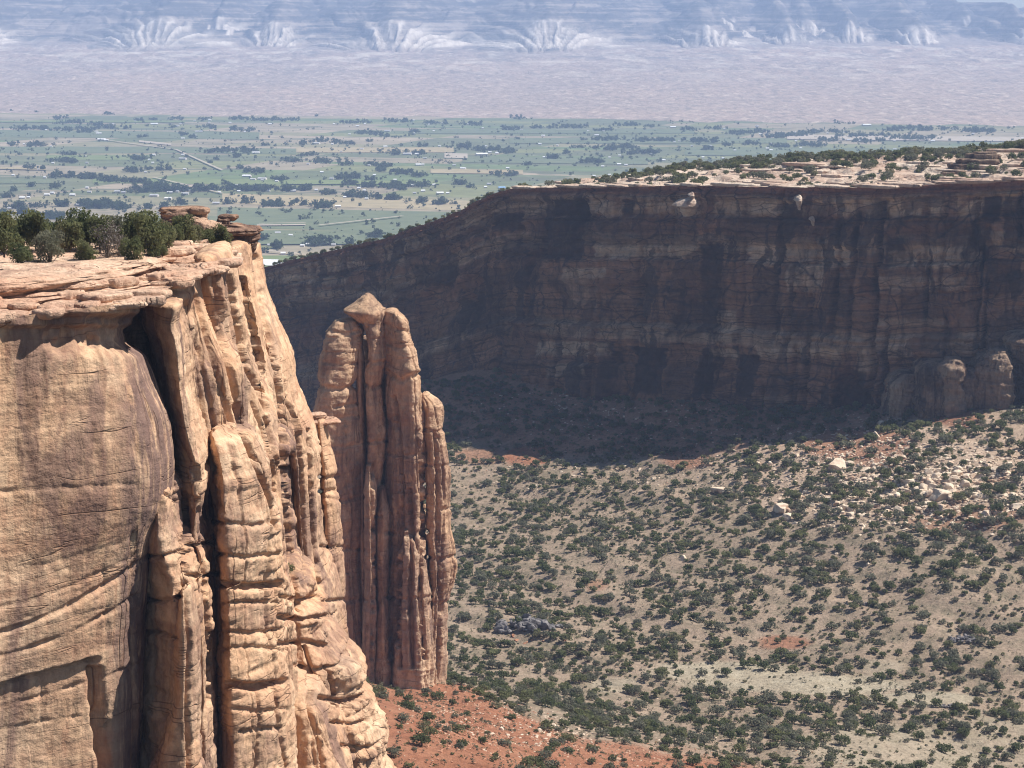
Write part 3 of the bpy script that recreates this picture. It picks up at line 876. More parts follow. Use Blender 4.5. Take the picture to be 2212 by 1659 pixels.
# sunlit flakes that stand out of the wall
for i, (fx, fy, w, hgt, pr) in enumerate([(1480, 428, 56, 19, 9), (1722, 424, 15, 12, 6.5), (1492, 418, 14, 7, 7), (1752, 470, 10, 8, 5)]):
    q, nn_ = wall_point(fx, fy + 8)
    d = q[1] - 2.0
    rows = [(fy, fx + w * .05, fx + w * .36, d - pr, pr + 14), (fy + hgt * .3, fx - w * .2, fx + w * .46, d - pr - 3, pr + 16), (fy + hgt * .75, fx - w * .42, fx + w * .5, d - pr - 4.5, pr + 18), (fy + hgt * 1.0, fx - w * .5, fx + w * .5, d - pr - 5, pr + 18), (fy + hgt * 1.2, fx - w * .2, fx + w * .46, d - pr - 1, pr + 16), (fy + hgt * 2.4, fx - w * .1, fx + w * .4, d + 2, 16)]
    Vk, Fk = fin(rows, step=.4, n_exp=2.6, dome=.3, sm=0, seed=90 + i, zmin=9e9, disp=dict(big=.6, mid=.4, bed=.8, block=.9))
    link('rock_flake', make_mesh('rock_flake', Vk - base_c, Fk, M_SLICK), parent=mesa)

# lower bench of rounded cliffs at the foot of the wall
bench = bpy.data.objects.new('bench_cliff', None); C.objects.link(bench)
bb = P(2120, 905, 1215); bench.location = bb
tag(bench, 'low rounded brown cliff bench with sunlit knobs at the foot of the shaded wall', 'cliff')
for i, (rows, ne) in enumerate([
    ([(790, 1985, 2066, 1256, 40), (800, 1978, 2080, 1250, 46), (820, 1974, 2086, 1246, 50), (930, 1960, 2092, 1242, 54)], 4),
    ([(784, 2040, 2078, 1242, 20), (796, 2030, 2084, 1238, 26), (830, 2028, 2086, 1238, 30), (930, 2020, 2092, 1236, 34)], 3),
    ([(778, 2112, 2165, 1242, 40), (790, 2096, 2180, 1238, 46), (830, 2090, 2186, 1236, 50), (930, 2084, 2190, 1234, 54)], 3.4),
    ([(764, 2140, 2172, 1238, 18), (776, 2130, 2178, 1234, 22), (800, 2126, 2184, 1232, 26), (930, 2120, 2186, 1231, 30)], 2.6),
    ([(728, 2176, 2300, 1241, 40), (742, 2168, 2310, 1235, 46), (800, 2180, 2330, 1233, 50), (930, 2186, 2350, 1229, 56)], 3.4),
    ([(752, 2060, 2200, 1272, 30), (765, 2030, 2240, 1268, 34), (930, 2000, 2260, 1264, 40)], 4),
    ([(800, 1990, 2420, 1262, 24), (815, 1980, 2430, 1258, 28), (930, 1970, 2440, 1254, 34)], 6),
    ([(806, 2070, 2112, 1244, 20), (822, 2066, 2116, 1240, 24), (930, 2060, 2120, 1238, 26)], 3),
    ([(770, 2168, 2200, 1246, 26), (790, 2164, 2206, 1242, 30), (930, 2160, 2210, 1240, 34)], 3),
    ([(812, 1930, 1985, 1266, 30), (830, 1915, 1990, 1262, 34), (930, 1900, 2000, 1258, 40)], 3)]):
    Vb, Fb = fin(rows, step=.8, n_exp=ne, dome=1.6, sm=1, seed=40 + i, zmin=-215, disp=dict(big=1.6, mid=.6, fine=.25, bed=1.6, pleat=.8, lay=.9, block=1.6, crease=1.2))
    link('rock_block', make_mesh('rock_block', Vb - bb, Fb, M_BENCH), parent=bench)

# ------------------------------------------------------------------ near mesa on the left
RIM = np.array([(-240, 735, 252), (-60, 697, 274), (0, 688, 280), (80, 680, 284), (180, 666, 290), (285, 652, 297), (330, 645, 301), (385, 607, 312), (412, 588, 320), (450, 580, 329), (482, 565, 340), (494, 558, 350), (497, 552, 358)], float)
rp = np.array([P(*r) for r in RIM])
rl_ = np.concatenate([[0], np.cumsum(np.linalg.norm(np.diff(rp[:, :2], axis=0), axis=1))])
NR = int(rl_[-1] / .55)
ru = np.linspace(0, rl_[-1], NR)
rx_, ry_, rz_ = (smooth1(np.interp(ru, rl_, rp[:, k]), 4) for k in range(3))
inward = np.array([-.80, .60])
NSM = 150
sm_ = np.linspace(0, 1, NSM) ** 1.15 * 80
S2 = np.repeat(sm_[:, None], NR, 1)
MX = rx_[None] + inward[0] * S2; MY = ry_[None] + inward[1] * S2
ztop = -32.3 - .05 * np.maximum(0, MY - 345) - .12 * np.maximum(0, MY - 385)
s0_ = np.interp(np.linspace(0, 1, NR) * rl_[-1], rl_, np.interp(RIM[:, 0], [-240, 180, 300, 400], [9, 9, 1, 0]))[None]
MZ = rz_[None] + (ztop - rz_[None]) * (.25 * sstep(0, 9, S2) + .75 * sstep(s0_, s0_ + 14, S2))
MZ += .6 * fbm(MX / 14, MY / 14, 1.2, 4) * sstep(1, 8, S2) + .25 * fbm(MX / 3, MY / 3, 5.2, 3) * sstep(0, 3, S2)
hh = MZ + .3 * fbm(MX / 6, MY / 6, 3, 2)
fr = hh / .8 - np.floor(hh / .8)
MZ = MZ * .35 + .65 * (np.floor(hh / .8) + sstep(.55, .95, fr)) * .8
MZ -= 90 * sstep(70, 80, S2)
mV = np.stack([MX, MY, MZ], -1)


def mesa_z(x, y):
    d = (mV[:, :, 0] - x) ** 2 + (mV[:, :, 1] - y) ** 2
    return mV.reshape(-1, 3)[np.argmin(d), 2]


near = bpy.data.objects.new('sandstone_cliff', None); C.objects.link(near)
nb = np.array([-45.0, 320.0, -180.0]); near.location = nb
tag(near, 'tall tan sandstone cliff of upright fins in the sun, its top grown with junipers', 'cliff')
link('mesa_top', make_mesh('mesa_top', mV.reshape(-1, 3) - nb, grid_faces(NR, NSM), M_LEDGE), parent=near)

# the broad smooth face: plan outlines per row, from measured spots
def wide_face():
    ys = np.arange(662, 1790, 3.6)
    right = smooth1(np.interp(ys, [662, 690, 740, 780, 840, 900, 960, 1010, 1060, 1120, 1200, 1400, 1790], [283, 286, 292, 306, 328, 350, 368, 377, 380, 374, 345, 318, 305]), 6)
    pts = 250
    Vs = []
    for y, xr in zip(ys, right):
        f = xr / 300.0
        ctl = [(-330, 238), (-160, 262), (0, 279.5), (xr * .35, 284.5), (xr * .62, 289), (xr * .85, 294), (xr * .955, 298.5), (xr, 304), (xr * .99, 312), (xr * .9, 326), (100, 345)]
        ctl = np.array(ctl)
        t = np.concatenate([[0], np.cumsum(np.hypot(np.diff(ctl[:, 0] * .056), np.diff(ctl[:, 1])))])
        tt = np.linspace(0, t[-1], pts)
        px = smooth1(np.interp(tt, t, ctl[:, 0]), 3); dd = smooth1(np.interp(tt, t, ctl[:, 1]), 3)
        z = -float(tan_dep(y)) * 290
        Vs.append(np.stack([X_at(px, dd, z), dd, np.full(pts, z)], -1))
    Vs = np.array(Vs)
    nr = len(ys)
    t = np.gradient(Vs, axis=1)
    N = np.stack([t[..., 1], -t[..., 0], 0 * t[..., 0]], -1)
    N /= np.linalg.norm(N, axis=-1)[..., None] + 1e-9
    if N[nr // 2, pts // 3, 1] > 0: N = -N
    V = rock_disp(Vs.reshape(-1, 3), N.reshape(-1, 3), big=.55, mid=.08, fine=.04, bed=.10, pleat=.10, seed=1, lay=.04, crease=.12, block=.16).reshape(nr, pts, 3)
    Y2 = np.repeat(ys[:, None], pts, 1)
    d0, d1 = np.array([0.0, 0, 0]), None
    PXf, PYf = project(Vs)
    # hollow under the cap, long bedding crack, upright slot, thin joints
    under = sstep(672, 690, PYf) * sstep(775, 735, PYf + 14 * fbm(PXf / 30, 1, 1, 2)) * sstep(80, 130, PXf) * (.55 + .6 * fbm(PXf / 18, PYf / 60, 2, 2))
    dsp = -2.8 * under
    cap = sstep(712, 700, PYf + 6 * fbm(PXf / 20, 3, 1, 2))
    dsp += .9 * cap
    crack = 1480 - .26 * PXf + 6 * fbm(PXf / 22, 9, 1, 3)
    dsp += np.where(PXf < 215, .9 * sstep(8, 3, np.abs(PYf - crack)) * -1.4, 0)
    dsp += -.9 * sstep(crack, crack + 6, PYf) * sstep(222, 205, PXf)
    slot = 205 + (PYf - 1440) * .07
    dsp += -2.6 * sstep(13, 6, np.abs(PXf - slot - 7)) * sstep(1438, 1450, PYf)
    c2 = 1335 - .28 * PXf - .0007 * PXf ** 2
    dsp += -.35 * sstep(10, 2, np.abs(PYf - c2 - 30)) + .3 * sstep(c2 + 70, c2 + 20, PYf) * 0
    dsp += -.5 * sstep(3, .5, np.abs(PXf - 292 + (PYf - 900) * -.02)) * sstep(1150, 1190, PYf)
    for bx0, by0, k1, k2, w_, a_ in [(0, 1062, -.06, 0, 5, .25), (0, 1235, -.14, -.0004, 5, .2), (0, 1310, -.2, -.0006, 4, .35), (0, 1345, -.22, -.0006, 5, .3), (0, 1415, -.22, -.0007, 5, .7), (0, 1530, -.2, -.0004, 4, .35), (0, 1580, -.16, 0, 4, .25), (0, 880, -.03, 0, 3, .12)]:
        yy = by0 + k1 * PXf + k2 * PXf ** 2 + 5 * fbm(PXf / 30, by0, 1, 3)
        mk_ = np.clip(.5 + 1.5 * fbm(PXf / 60, by0, 7, 2), 0, 1)
        dsp -= a_ * mk_ * np.exp(-((PYf - yy) / w_) ** 2) * (PXf < 300)
        dsp += .5 * a_ * sstep(-14, 0, PYf - yy) * sstep(40, 0, PYf - yy) * mk_ * 0
    for jx, j0, j1, sl, a_ in [(238, 1560, 1660, .0, 1.0), (290, 1150, 1659, .0, .8), (228, 1230, 1400, .06, .4), (170, 1470, 1560, .0, .3), (102, 1480, 1560, 0, .3), (262, 700, 1000, .12, .35), (90, 760, 900, .03, .2), (150, 1250, 1310, .0, .2)]:
        dsp -= a_ * np.exp(-((PXf - jx - (PYf - j0) * sl - 3 * fbm(PYf / 40, jx, 1, 2)) / 3.0) ** 2) * sstep(j0 - 10, j0 + 10, PYf) * sstep(j1 + 10, j1 - 10, PYf)
    V = V + N * dsp[..., None]
    stain_shade = sstep(215, 300, PXf + 25 * fbm(PXf / 40, PYf / 120, 4, 3)) * sstep(690, 760, PYf) + .6 * sstep(722, 690, PYf + 8 * fbm(PXf / 9, 0, 2, 3)) * sstep(660, 690, PYf) + .25 * sstep(1180, 1330, PYf)
    return V.reshape(-1, 3), [grid_faces(pts, nr)], np.clip(stain_shade, 0, 1).ravel()


Vf, Ff, stain_shade = wide_face()
link('smooth_face', make_mesh('smooth_face', Vf - nb, Ff, M_NEAR, attrs={'stain_shade': stain_shade}), parent=near)

FINS = {
 'b': ([(1018, 316, 346, 299, 12), (1035, 304, 372, 297.5, 16), (1075, 299, 388, 297, 20), (1150, 298, 395, 296.5, 22), (1200, 298, 410, 296.5, 24), (1250, 299, 440, 296.5, 26), (1330, 300, 448, 297, 26), (1450, 300, 452, 297, 28), (1560, 296, 455, 297, 28), (1700, 292, 455, 297, 28)], dict(n_exp=1.45, ridge=.45, dome=.6, disp=dict(bed=.9, block=.8))),
 'c': ([(668, 296, 412, 303, 30), (700, 305, 405, 303, 30), (760, 326, 420, 303, 30), (850, 336, 426, 304, 30), (930, 350, 440, 305, 30), (1000, 366, 460, 306, 30), (1080, 376, 462, 306, 30), (1150, 382, 452, 307, 30), (1210, 385, 468, 307, 30), (1260, 388, 460, 307, 30), (1330, 390, 466, 307, 30), (1500, 390, 474, 307, 32), (1700, 392, 480, 307, 32)], dict(n_exp=1.5, ridge=.9, dome=1.0, disp=dict(big=.8, bed=.4))),
 'd': ([(606, 372, 440, 316, 26), (640, 378, 446, 316, 26), (690, 388, 460, 317, 26), (750, 398, 482, 318, 26), (820, 408, 520, 318, 26), (880, 418, 528, 319, 26), (940, 440, 532, 320, 26), (1000, 455, 545, 320, 26), (1100, 470, 570, 321, 26), (1300, 480, 590, 322, 26), (1700, 480, 600, 324, 26)], dict(n_exp=1.9, ridge=-.5, dome=.8, disp=dict(pleat=1.3, bed=.25, block=.2))),
 'e': ([(940, 456, 508, 317, 18), (956, 455, 545, 315, 22), (990, 458, 560, 314, 24), (1040, 463, 580, 313, 26), (1100, 465, 588, 313, 28), (1150, 467, 598, 313, 28), (1200, 467, 604, 313, 28), (1300, 470, 608, 313, 30), (1400, 470, 610, 313, 30), (1500, 473, 617, 313, 30), (1700, 470, 642, 313, 32)], dict(n_exp=1.45, ridge=-.25, dome=.7, disp=dict(bed=.6, pleat=.35, block=.5, lay=.3))),
 'f': ([(566, 430, 492, 329, 30), (600, 434, 500, 329, 30), (650, 440, 506, 329, 30), (700, 450, 518, 330, 30), (780, 455, 530, 330, 30), (850, 460, 560, 331, 30), (900, 470, 585, 332, 30), (950, 480, 606, 333, 30), (980, 490, 624, 333, 30), (1000, 490, 632, 333, 30), (1015, 490, 629, 333, 30), (1030, 490, 612, 334, 30), (1060, 490, 606, 334, 30), (1110, 500, 619, 334, 30), (1150, 500, 634, 334, 30), (1180, 500, 630, 334, 30), (1210, 500, 612, 335, 30), (1300, 510, 622, 335, 30), (1700, 520, 645, 336, 30)], dict(n_exp=1.6, ridge=.15, dome=.8, sm=1, disp=dict(pleat=.9, bed=.6, big=.7))),
 'g': ([(540, 493, 545, 367, 26), (600, 492, 552, 366, 28), (650, 495, 560, 365, 28), (700, 503, 572, 364, 30), (760, 515, 584, 364, 30), (840, 530, 606, 363, 30), (880, 540, 610, 365, 30), (1000, 560, 622, 367, 30), (1250, 585, 648, 369, 30), (1700, 610, 700, 371, 30)], dict(n_exp=1.6, ridge=.1, dome=.8, disp=dict(bed=.5, big=.8))),
 'h': ([(548, 536, 558, 384, 18), (600, 546, 563, 383, 20), (650, 552, 574, 382, 20), (700, 560, 594, 381, 22), (760, 570, 619, 380, 24), (800, 580, 634, 380, 24), (850, 588, 640, 380, 24), (900, 595, 655, 380, 26), (930, 600, 671, 380, 26), (955, 606, 680, 380, 26), (1000, 616, 689, 381, 26), (1100, 630, 690, 382, 26), (1200, 640, 696, 383, 26), (1300, 650, 726, 384, 26), (1400, 660, 746, 385, 26), (1450, 670, 752, 386, 26), (1700, 700, 800, 388, 28)], dict(n_exp=1.7, ridge=0.1, dome=.5, sm=1)),
 'i': ([(916, 684, 705, 404, 7), (950, 687, 710, 404, 9), (1000, 690, 722, 403, 10), (1030, 691, 729, 403, 10), (1050, 690, 723, 403, 10), (1100, 692, 735, 403, 12), (1180, 692, 742, 403, 12), (1300, 700, 745, 403, 13), (1420, 705, 750, 403, 14), (1700, 720, 770, 403, 16)], dict(n_exp=1.7, ridge=-0.1, dome=.4, sm=1, disp=dict(bed=.8))),
 'j': ([(1222, 608, 650, 370, 14), (1260, 604, 676, 367, 18), (1288, 606, 692, 365, 20), (1310, 606, 680, 365, 20), (1345, 604, 713, 363, 24), (1372, 608, 700, 363, 24), (1430, 612, 736, 361, 26), (1478, 614, 780, 360, 28), (1505, 616, 784, 360, 28), (1535, 616, 776, 360, 28), (1570, 616, 800, 359, 30), (1610, 620, 815, 358, 30), (1659, 620, 832, 357, 32), (1790, 620, 850, 356, 34)], dict(n_exp=2.0, dome=.6, sm=1, disp=dict(bed=1.7, mid=.4, lay=1.0, block=1.3))),
 'k': ([(1470, 596, 640, 352, 12), (1500, 590, 690, 350, 16), (1560, 596, 716, 348, 18), (1620, 600, 730, 347, 20), (1700, 600, 760, 346, 22)], dict(n_exp=2.3, dome=1.2, sm=1, disp=dict(bed=.9, mid=.6))),
 'core': ([(672, -200, 395, 311, 76), (760, -200, 420, 312, 76), (900, -200, 470, 323, 66), (1000, -200, 520, 337, 60), (1200, -200, 570, 340, 60), (1700, -200, 640, 344, 60)], dict(n_exp=5, dome=.3)),
 'l': ([(1290, 392, 416, 294.5, 7), (1340, 386, 424, 294, 9), (1420, 380, 430, 294, 10), (1520, 384, 430, 293.5, 10), (1700, 330, 436, 293, 12)], dict(n_exp=2.4, dome=.8, sm=1, disp=dict(bed=1.0, mid=.6))),
}
for i, (key, (rows, kw)) in enumerate(FINS.items()):
    Vq, Fq = fin(rows, step=.27, seed=i + 2, zmin=-160, **kw)
    link('rock_fin', make_mesh('rock_fin', Vq - nb, Fq, M_NEAR, attrs={'stain_shade': stain_shade_at(Vq)}), parent=near)

# ledges along the rim
rr = np.random.RandomState(3)
parts = []
big = P(110, 628, 303)
for kx, ky, kd, zz, L_, W_, th, sd in [(62, 640, 300, -34.0, 24, 11, 2.3, 1), (40, 655, 296, -34.9, 25, 11.5, 1.0, 2), (150, 655, 297, -34.7, 10, 6, 1.1, 3), (230, 640, 301, -34.2, 7, 5, 1.4, 5)]:
    q = P(kx, ky, kd); q = np.array([q[0] - 4.5, q[1] + 5.0, zz])
    parts.append(slab(q, L_, W_, th, R(56), fine=4, seed=sd, n=150, under=.9, rough=.10, exp=3))
for i in range(97):
    t = rr.uniform(.22, 1.0) * rl_[-1]
    k = int(t / rl_[-1] * (NR - 1))
    s = rr.uniform(-.6, 10) if i % 3 else rr.uniform(-.8, 1)
    j = int(np.clip(np.searchsorted(sm_, max(s, 0)), 0, NSM - 1))
    q = mV[j, k] + np.array([inward[0], inward[1], 0]) * min(s, 0) + [0, 0, rr.uniform(-.5, .05)]
    L = rr.uniform(1.0, 4.2)
    parts.append(slab(q, L, L * rr.uniform(.35, .7), rr.uniform(.4, 1.25), R(55) + rr.uniform(-.5, .5), seed=i + 10, n=40, rough=.25))
for Vq, Fq in parts:
    link('rim_ledge', make_mesh('rim_ledge', Vq - nb, Fq, M_LEDGE), parent=near)
# hoodoo slab on the small column, cap on the fin
parts = [slab(P(693, 914, 408.5) - [0, 0, .1], 3.0, 3.4, .8, .3, seed=91, n=48, under=.6), slab(P(684, 907, 409) + [0, 0, .2], 1.8, 1.8, .9, .3, seed=92, n=40)]
for Vq, Fq in parts:
    link('column_cap', make_mesh('column_cap', Vq - nb, Fq, M_LEDGE), parent=near)


def stacked(name, spec, label, mat=M_LEDGE, cat='rock'):
    Vq, Fq = join([slab(np.array(c), *a, **k) for c, a, k in spec])
    return rock_thing(name, Vq, Fq, mat, label, cat)


def at(x, y, d, dz=0): return P(x, y, d) + np.array([0, 0, dz])


stacked('caprock', [
    (at(400, 524, 366), (3.7, 3.4, 3.6), dict(rz=.1, fine=4, seed=101, n=110, under=.92, exp=3.4, rough=.12)),
    (at(426, 512, 364), (3.0, 3.0, 2.6), dict(rz=-.1, fine=4, seed=102, n=80, under=.85, rough=.15, tilt=(-.2, 0))),
    (at(398, 475, 367), (3.3, 3.2, 1.3), dict(rz=.1, fine=4, seed=103, n=90, under=.9, rough=.16)),
    (at(398, 459, 368), (3.5, 3.2, .75), dict(rz=.1, fine=3, seed=104, n=90, under=.8, rough=.2)),
    (at(430, 462, 365), (1.5, 1.6, .9), dict(rz=.1, seed=105, n=40))],
    'large flat-topped brown caprock block behind the junipers on the near cliff', M_CAP)
stacked('anvil_rock', [
    (at(527, 543, 380), (2.0, 2.6, 2.2), dict(rz=.1, fine=3, seed=111, n=80, under=.85, rough=.12)),
    (at(522, 530, 380), (2.75, 3.2, 2.3), dict(rz=.0, fine=4, seed=112, n=90, under=.70, rough=.12, tilt=(.06, 0))),
    (at(516, 505, 379), (3.55, 3.8, 1.0), dict(rz=-.1, fine=4, seed=113, n=110, under=.8, rough=.16, tilt=(.0, .04))),
    (at(500, 496, 381), (2.7, 3.0, .95), dict(rz=.2, fine=3, seed=114, n=80, under=.8, rough=.16, tilt=(-.12, .03))),
    (at(483, 490, 380), (1.0, 1.4, 1.2), dict(rz=.2, seed=116, n=60, under=.8, rough=.2))],
    'anvil shaped overhanging caprock at the outer tip of the near cliff', M_CAP)
stacked('balanced_rock', [(at(493, 477, 381), (1.65, 1.5, .95), dict(rz=.1, fine=2, seed=121, n=60, under=.55, rough=.1, top=.85))], 'small dark slab balanced on top of the anvil shaped caprock', M_CAP)
for lx, lb in ((463, 'pale rounded boulder in the notch between the two caprocks, on the left'), (471, 'pale rounded boulder in the notch between the two caprocks, on the right')):
    stacked('boulder', [(at(lx, 493, 372), (.55, .55, .85), dict(seed=lx, n=30, rough=.1, top=.7, under=.7))], lb)

# ------------------------------------------------------------------ the spire
sp = bpy.data.objects.new('rock_spire', None); C.objects.link(sp)
sb_ = P(850, 1470, 752); sp.location = sb_
tag(sp, 'freestanding sandstone spire of four joined columns with a pointed cap, on red talus', 'rock spire')
COLS = [
 [(700, 722, 773, 744, 14), (712, 714, 779, 743, 15), (722, 708, 780, 742, 16), (780, 694, 778, 741, 18), (820, 691, 773, 740, 20), (836, 696, 762, 740, 20), (850, 692, 764, 740, 20), (880, 686, 772, 740, 22), (905, 680, 782, 740, 24), (950, 690, 789, 740, 24), (1000, 692, 787, 740, 24), (1100, 700, 785, 741, 24), (1200, 715, 782, 742, 22), (1300, 725, 792, 742, 22), (1400, 735, 796, 742, 22), (1480, 745, 790, 742, 22)],
 [(670, 774, 832, 746, 12), (700, 782, 834, 746, 13), (720, 792, 833, 746, 13), (776, 796, 838, 745, 15), (800, 790, 833, 745, 16), (830, 787, 825, 745, 16), (880, 792, 828, 744, 16), (930, 796, 834, 744, 18), (960, 796, 835, 744, 18), (1000, 795, 831, 744, 18), (1050, 790, 822, 744, 18), (1200, 789, 825, 744, 18), (1450, 788, 820, 744, 18)],
 [(752, 772, 783, 748, 8), (780, 768, 788, 747, 10), (830, 771, 786, 747, 10), (1000, 776, 792, 747, 12), (1450, 780, 798, 747, 14)],
 [(677, 830, 860, 748, 12), (688, 828, 873, 747, 14), (700, 828, 881, 746, 16), (740, 830, 890, 745, 18), (775, 831, 900, 744, 19), (800, 834, 905, 743, 20), (850, 832, 906, 743, 20), (890, 834, 908, 743, 20), (925, 838, 918, 743, 22), (960, 836, 920, 743, 22), (1100, 836, 918, 743, 22), (1200, 838, 925, 743, 22), (1300, 832, 934, 743, 22), (1450, 822, 942, 743, 24)],
 [(856, 910, 930, 752, 8), (866, 908, 945, 751, 10), (880, 912, 957, 750, 12), (900, 915, 960, 750, 13), (930, 918, 958, 749, 14), (960, 920, 961, 749, 14), (1000, 920, 968, 749, 15), (1050, 922, 973, 749, 15), (1150, 920, 972, 749, 15), (1200, 924, 983, 749, 16), (1230, 926, 986, 749, 16), (1270, 926, 980, 749, 16), (1310, 926, 968, 749, 16), (1380, 926, 966, 749, 16), (1470, 926, 963, 749, 16)],
 [(1060, 815, 835, 745, 10), (1120, 812, 842, 742, 14), (1300, 812, 840, 741, 14), (1470, 800, 850, 741, 16)],
 [(735, 772, 845, 759, 12), (1000, 780, 905, 759, 12), (1470, 780, 945, 759, 14)],
 [(1150, 868, 890, 742, 8), (1200, 862, 905, 740, 10), (1300, 860, 912, 739, 12), (1470, 850, 925, 738, 14)],
 [(1010, 790, 806, 741, 7), (1060, 786, 812, 739, 9), (1250, 786, 812, 738, 10), (1470, 780, 812, 738, 12)],
 [(1230, 905, 922, 743, 7), (1290, 900, 932, 741, 9), (1470, 896, 938, 740, 10)],
]
for i, rows in enumerate(COLS):
    Vq, Fq = fin(rows, step=.36, n_exp=(2.1, 2.0, 2, 1.7, 1.9, 1.7, 1.7, 4, 1.7, 1.7, 1.7)[i], ridge=(-.5, -.35, 0, .55, -.35, .2, 0, 0, .2, -.2, 0)[i], dome=.9 if i not in (1,) else .3, sm=1, seed=60 + i, zmin=-222, disp=dict(big=1.1, mid=.35, fine=.10, bed=.35, pleat=.7, lay=.25, crease=.9, block=.6))
    link('rock_column', make_mesh('rock_column', Vq - sb_, Fq, M_SPIRE, attrs={'stain_shade': stain_shade_at(Vq)}), parent=sp)
rows = [(637, 788, 800, 751, 5), (643, 780, 807, 749, 8), (655, 768, 815, 747, 12), (667, 756, 824, 745, 15), (676, 743, 831, 744, 17), (682, 748, 832, 744, 17), (690, 762, 832, 745, 16), (700, 776, 830, 746, 14)]
Vq, Fq = fin(rows, step=.35, n_exp=2.3, dome=.3, sm=0, seed=80, zmin=0, disp=dict(big=.6, mid=.3, fine=.15, bed=.5, pleat=.2, lay=.3))
link('cap_rock', make_mesh('cap_rock', Vq - sb_, Fq, M_SPIRE), parent=sp)

# ------------------------------------------------------------------ plants
def tube(pts, rad, n=6):
    pts = np.asarray(pts, float); Vs = []
    for i, (p, r) in enumerate(zip(pts, rad)):
        t = pts[min(i + 1, len(pts) - 1)] - pts[max(i - 1, 0)]
        t /= np.linalg.norm(t) + 1e-9
        a = np.cross(t, [.3, .9, .1]); a /= np.linalg.norm(a) + 1e-9
        b = np.cross(t, a)
        th = np.linspace(0, 2 * math.pi, n, endpoint=False)
        Vs.append(p + r * (np.cos(th)[:, None] * a + np.sin(th)[:, None] * b))
    return np.vstack(Vs), [grid_faces(n, len(pts), True)]


def leaf_cards(cent, size, rng, nrm=None):
    n = len(cent)
    a = rng.normal(size=(n, 3)); a /= np.linalg.norm(a, axis=1)[:, None]
    b = rng.normal(size=(n, 3))
    if nrm is not None:
        a = a - nrm * (a * nrm).sum(1)[:, None] * .6
    b = np.cross(a, b); b /= np.linalg.norm(b, axis=1)[:, None] + 1e-9
    s = (size * rng.uniform(.6, 1.35, n))[:, None]
    V = np.stack([cent - a * s - b * s * .45, cent + a * s * .2 - b * s * .6, cent + a * s, cent - a * s * .1 + b * s * .65], 1).reshape(-1, 3)
    F = np.arange(n * 4).reshape(-1, 4)
    return V, [F]


def crown(rng, nclump, ncard, size, h0=.12, flat=1.0, spread=.46, tall=1.0, dome=False):
    """leaf cards gathered in clumps, for a plant one metre tall"""
    cs = []
    for i in range(nclump):
        t = (i + .5) / nclump
        if dome:
            z = .30 + .42 * (1 - t)
            w = spread * .72 * math.sqrt(max(.02, 1 - ((z - .30) / .55) ** 2))
            a = i * 2.399 + rng.uniform(-.5, .5); r = w * rng.uniform(.55, 1.05)
            cs.append((r * math.cos(a), r * math.sin(a), z, rng.uniform(.20, .30)))
            continue
        z = rng.uniform(h0 + .1, .90)
        w = spread * math.sqrt(max(.05, 1 - ((z - .42) / .62) ** 2))
        a = rng.uniform(0, 2 * math.pi); r = w * math.sqrt(rng.uniform(.05, 1)) * .85
        cs.append((r * math.cos(a), r * math.sin(a) * flat, z, rng.uniform(.15, .28)))
    cs = np.array(cs)
    k = rng.choice(len(cs), ncard, p=cs[:, 3] ** 2 / (cs[:, 3] ** 2).sum())
    d = rng.normal(size=(ncard, 3)); d /= np.linalg.norm(d, axis=1)[:, None]
    rad = cs[k, 3] * rng.uniform(.35, 1.05, ncard) ** .5
    c = cs[k, :3] + d * rad[:, None] * [1, 1, .8]
    c[:, 2] = np.maximum(c[:, 2], .05)
    return leaf_cards(c, size, rng, d), cs


def trunk(rng, cs, r0=.045, lim=6):
    parts = [tube([(0, 0, -.08), (.015, .01, .12), (-.02, .02, .3), (.02, -.01, .5)], [r0, r0 * .8, r0 * .6, r0 * .3])]
    for c in cs[:lim]:
        m_ = np.array([c[0] * .4, c[1] * .4, c[2] * .55])
        parts.append(tube([(0, 0, .1 + .1 * rng.rand()), m_, c[:3]], [r0 * .5, r0 * .33, r0 * .1], 5))
    return join(parts)


def plant_mesh(name, seed, nclump, ncard, size, leaf, spread=.46, h0=.1, dome=False):
    rng = np.random.RandomState(seed)
    (Vc, Fc), cs = crown(rng, nclump, ncard, size, h0, 1.0, spread, dome=dome)
    Vt, Ft = trunk(rng, cs, .03, 4)
    V, F = join([(Vc, Fc), (Vt, Ft)])
    fm = np.concatenate([np.zeros(len(Fc[0])), np.ones(len(Ft[0]))])
    return (V, F[0], fm, [leaf, M_BARK]), make_mesh(name, V, F, [leaf, M_BARK], False, fm)


def merged(name, protos, place, seed=0):
    """one mesh out of many copies: place = (proto index, x, y, z, scale xy, scale z, rz)"""
    mats, Vs, Fs, Ms, o = [], [], [], [], 0
    for (pi, x, y, z, sx, sz, rz) in place:
        V, F, fm, ml = protos[pi]
        idx = []
        for q in ml:
            if q not in mats: mats.append(q)
            idx.append(mats.index(q))
        c, s = math.cos(rz), math.sin(rz)
        W = np.empty_like(V)
        W[:, 0] = (V[:, 0] * c - V[:, 1] * s) * sx + x
        W[:, 1] = (V[:, 0] * s + V[:, 1] * c) * sx + y
        W[:, 2] = V[:, 2] * sz + z
        Vs.append(W); Fs.append(F + o); o += len(V)
        Ms.append(np.array(idx)[fm.astype(int)])
    return make_mesh(name, np.vstack(Vs), np.vstack(Fs), mats, False, np.concatenate(Ms))


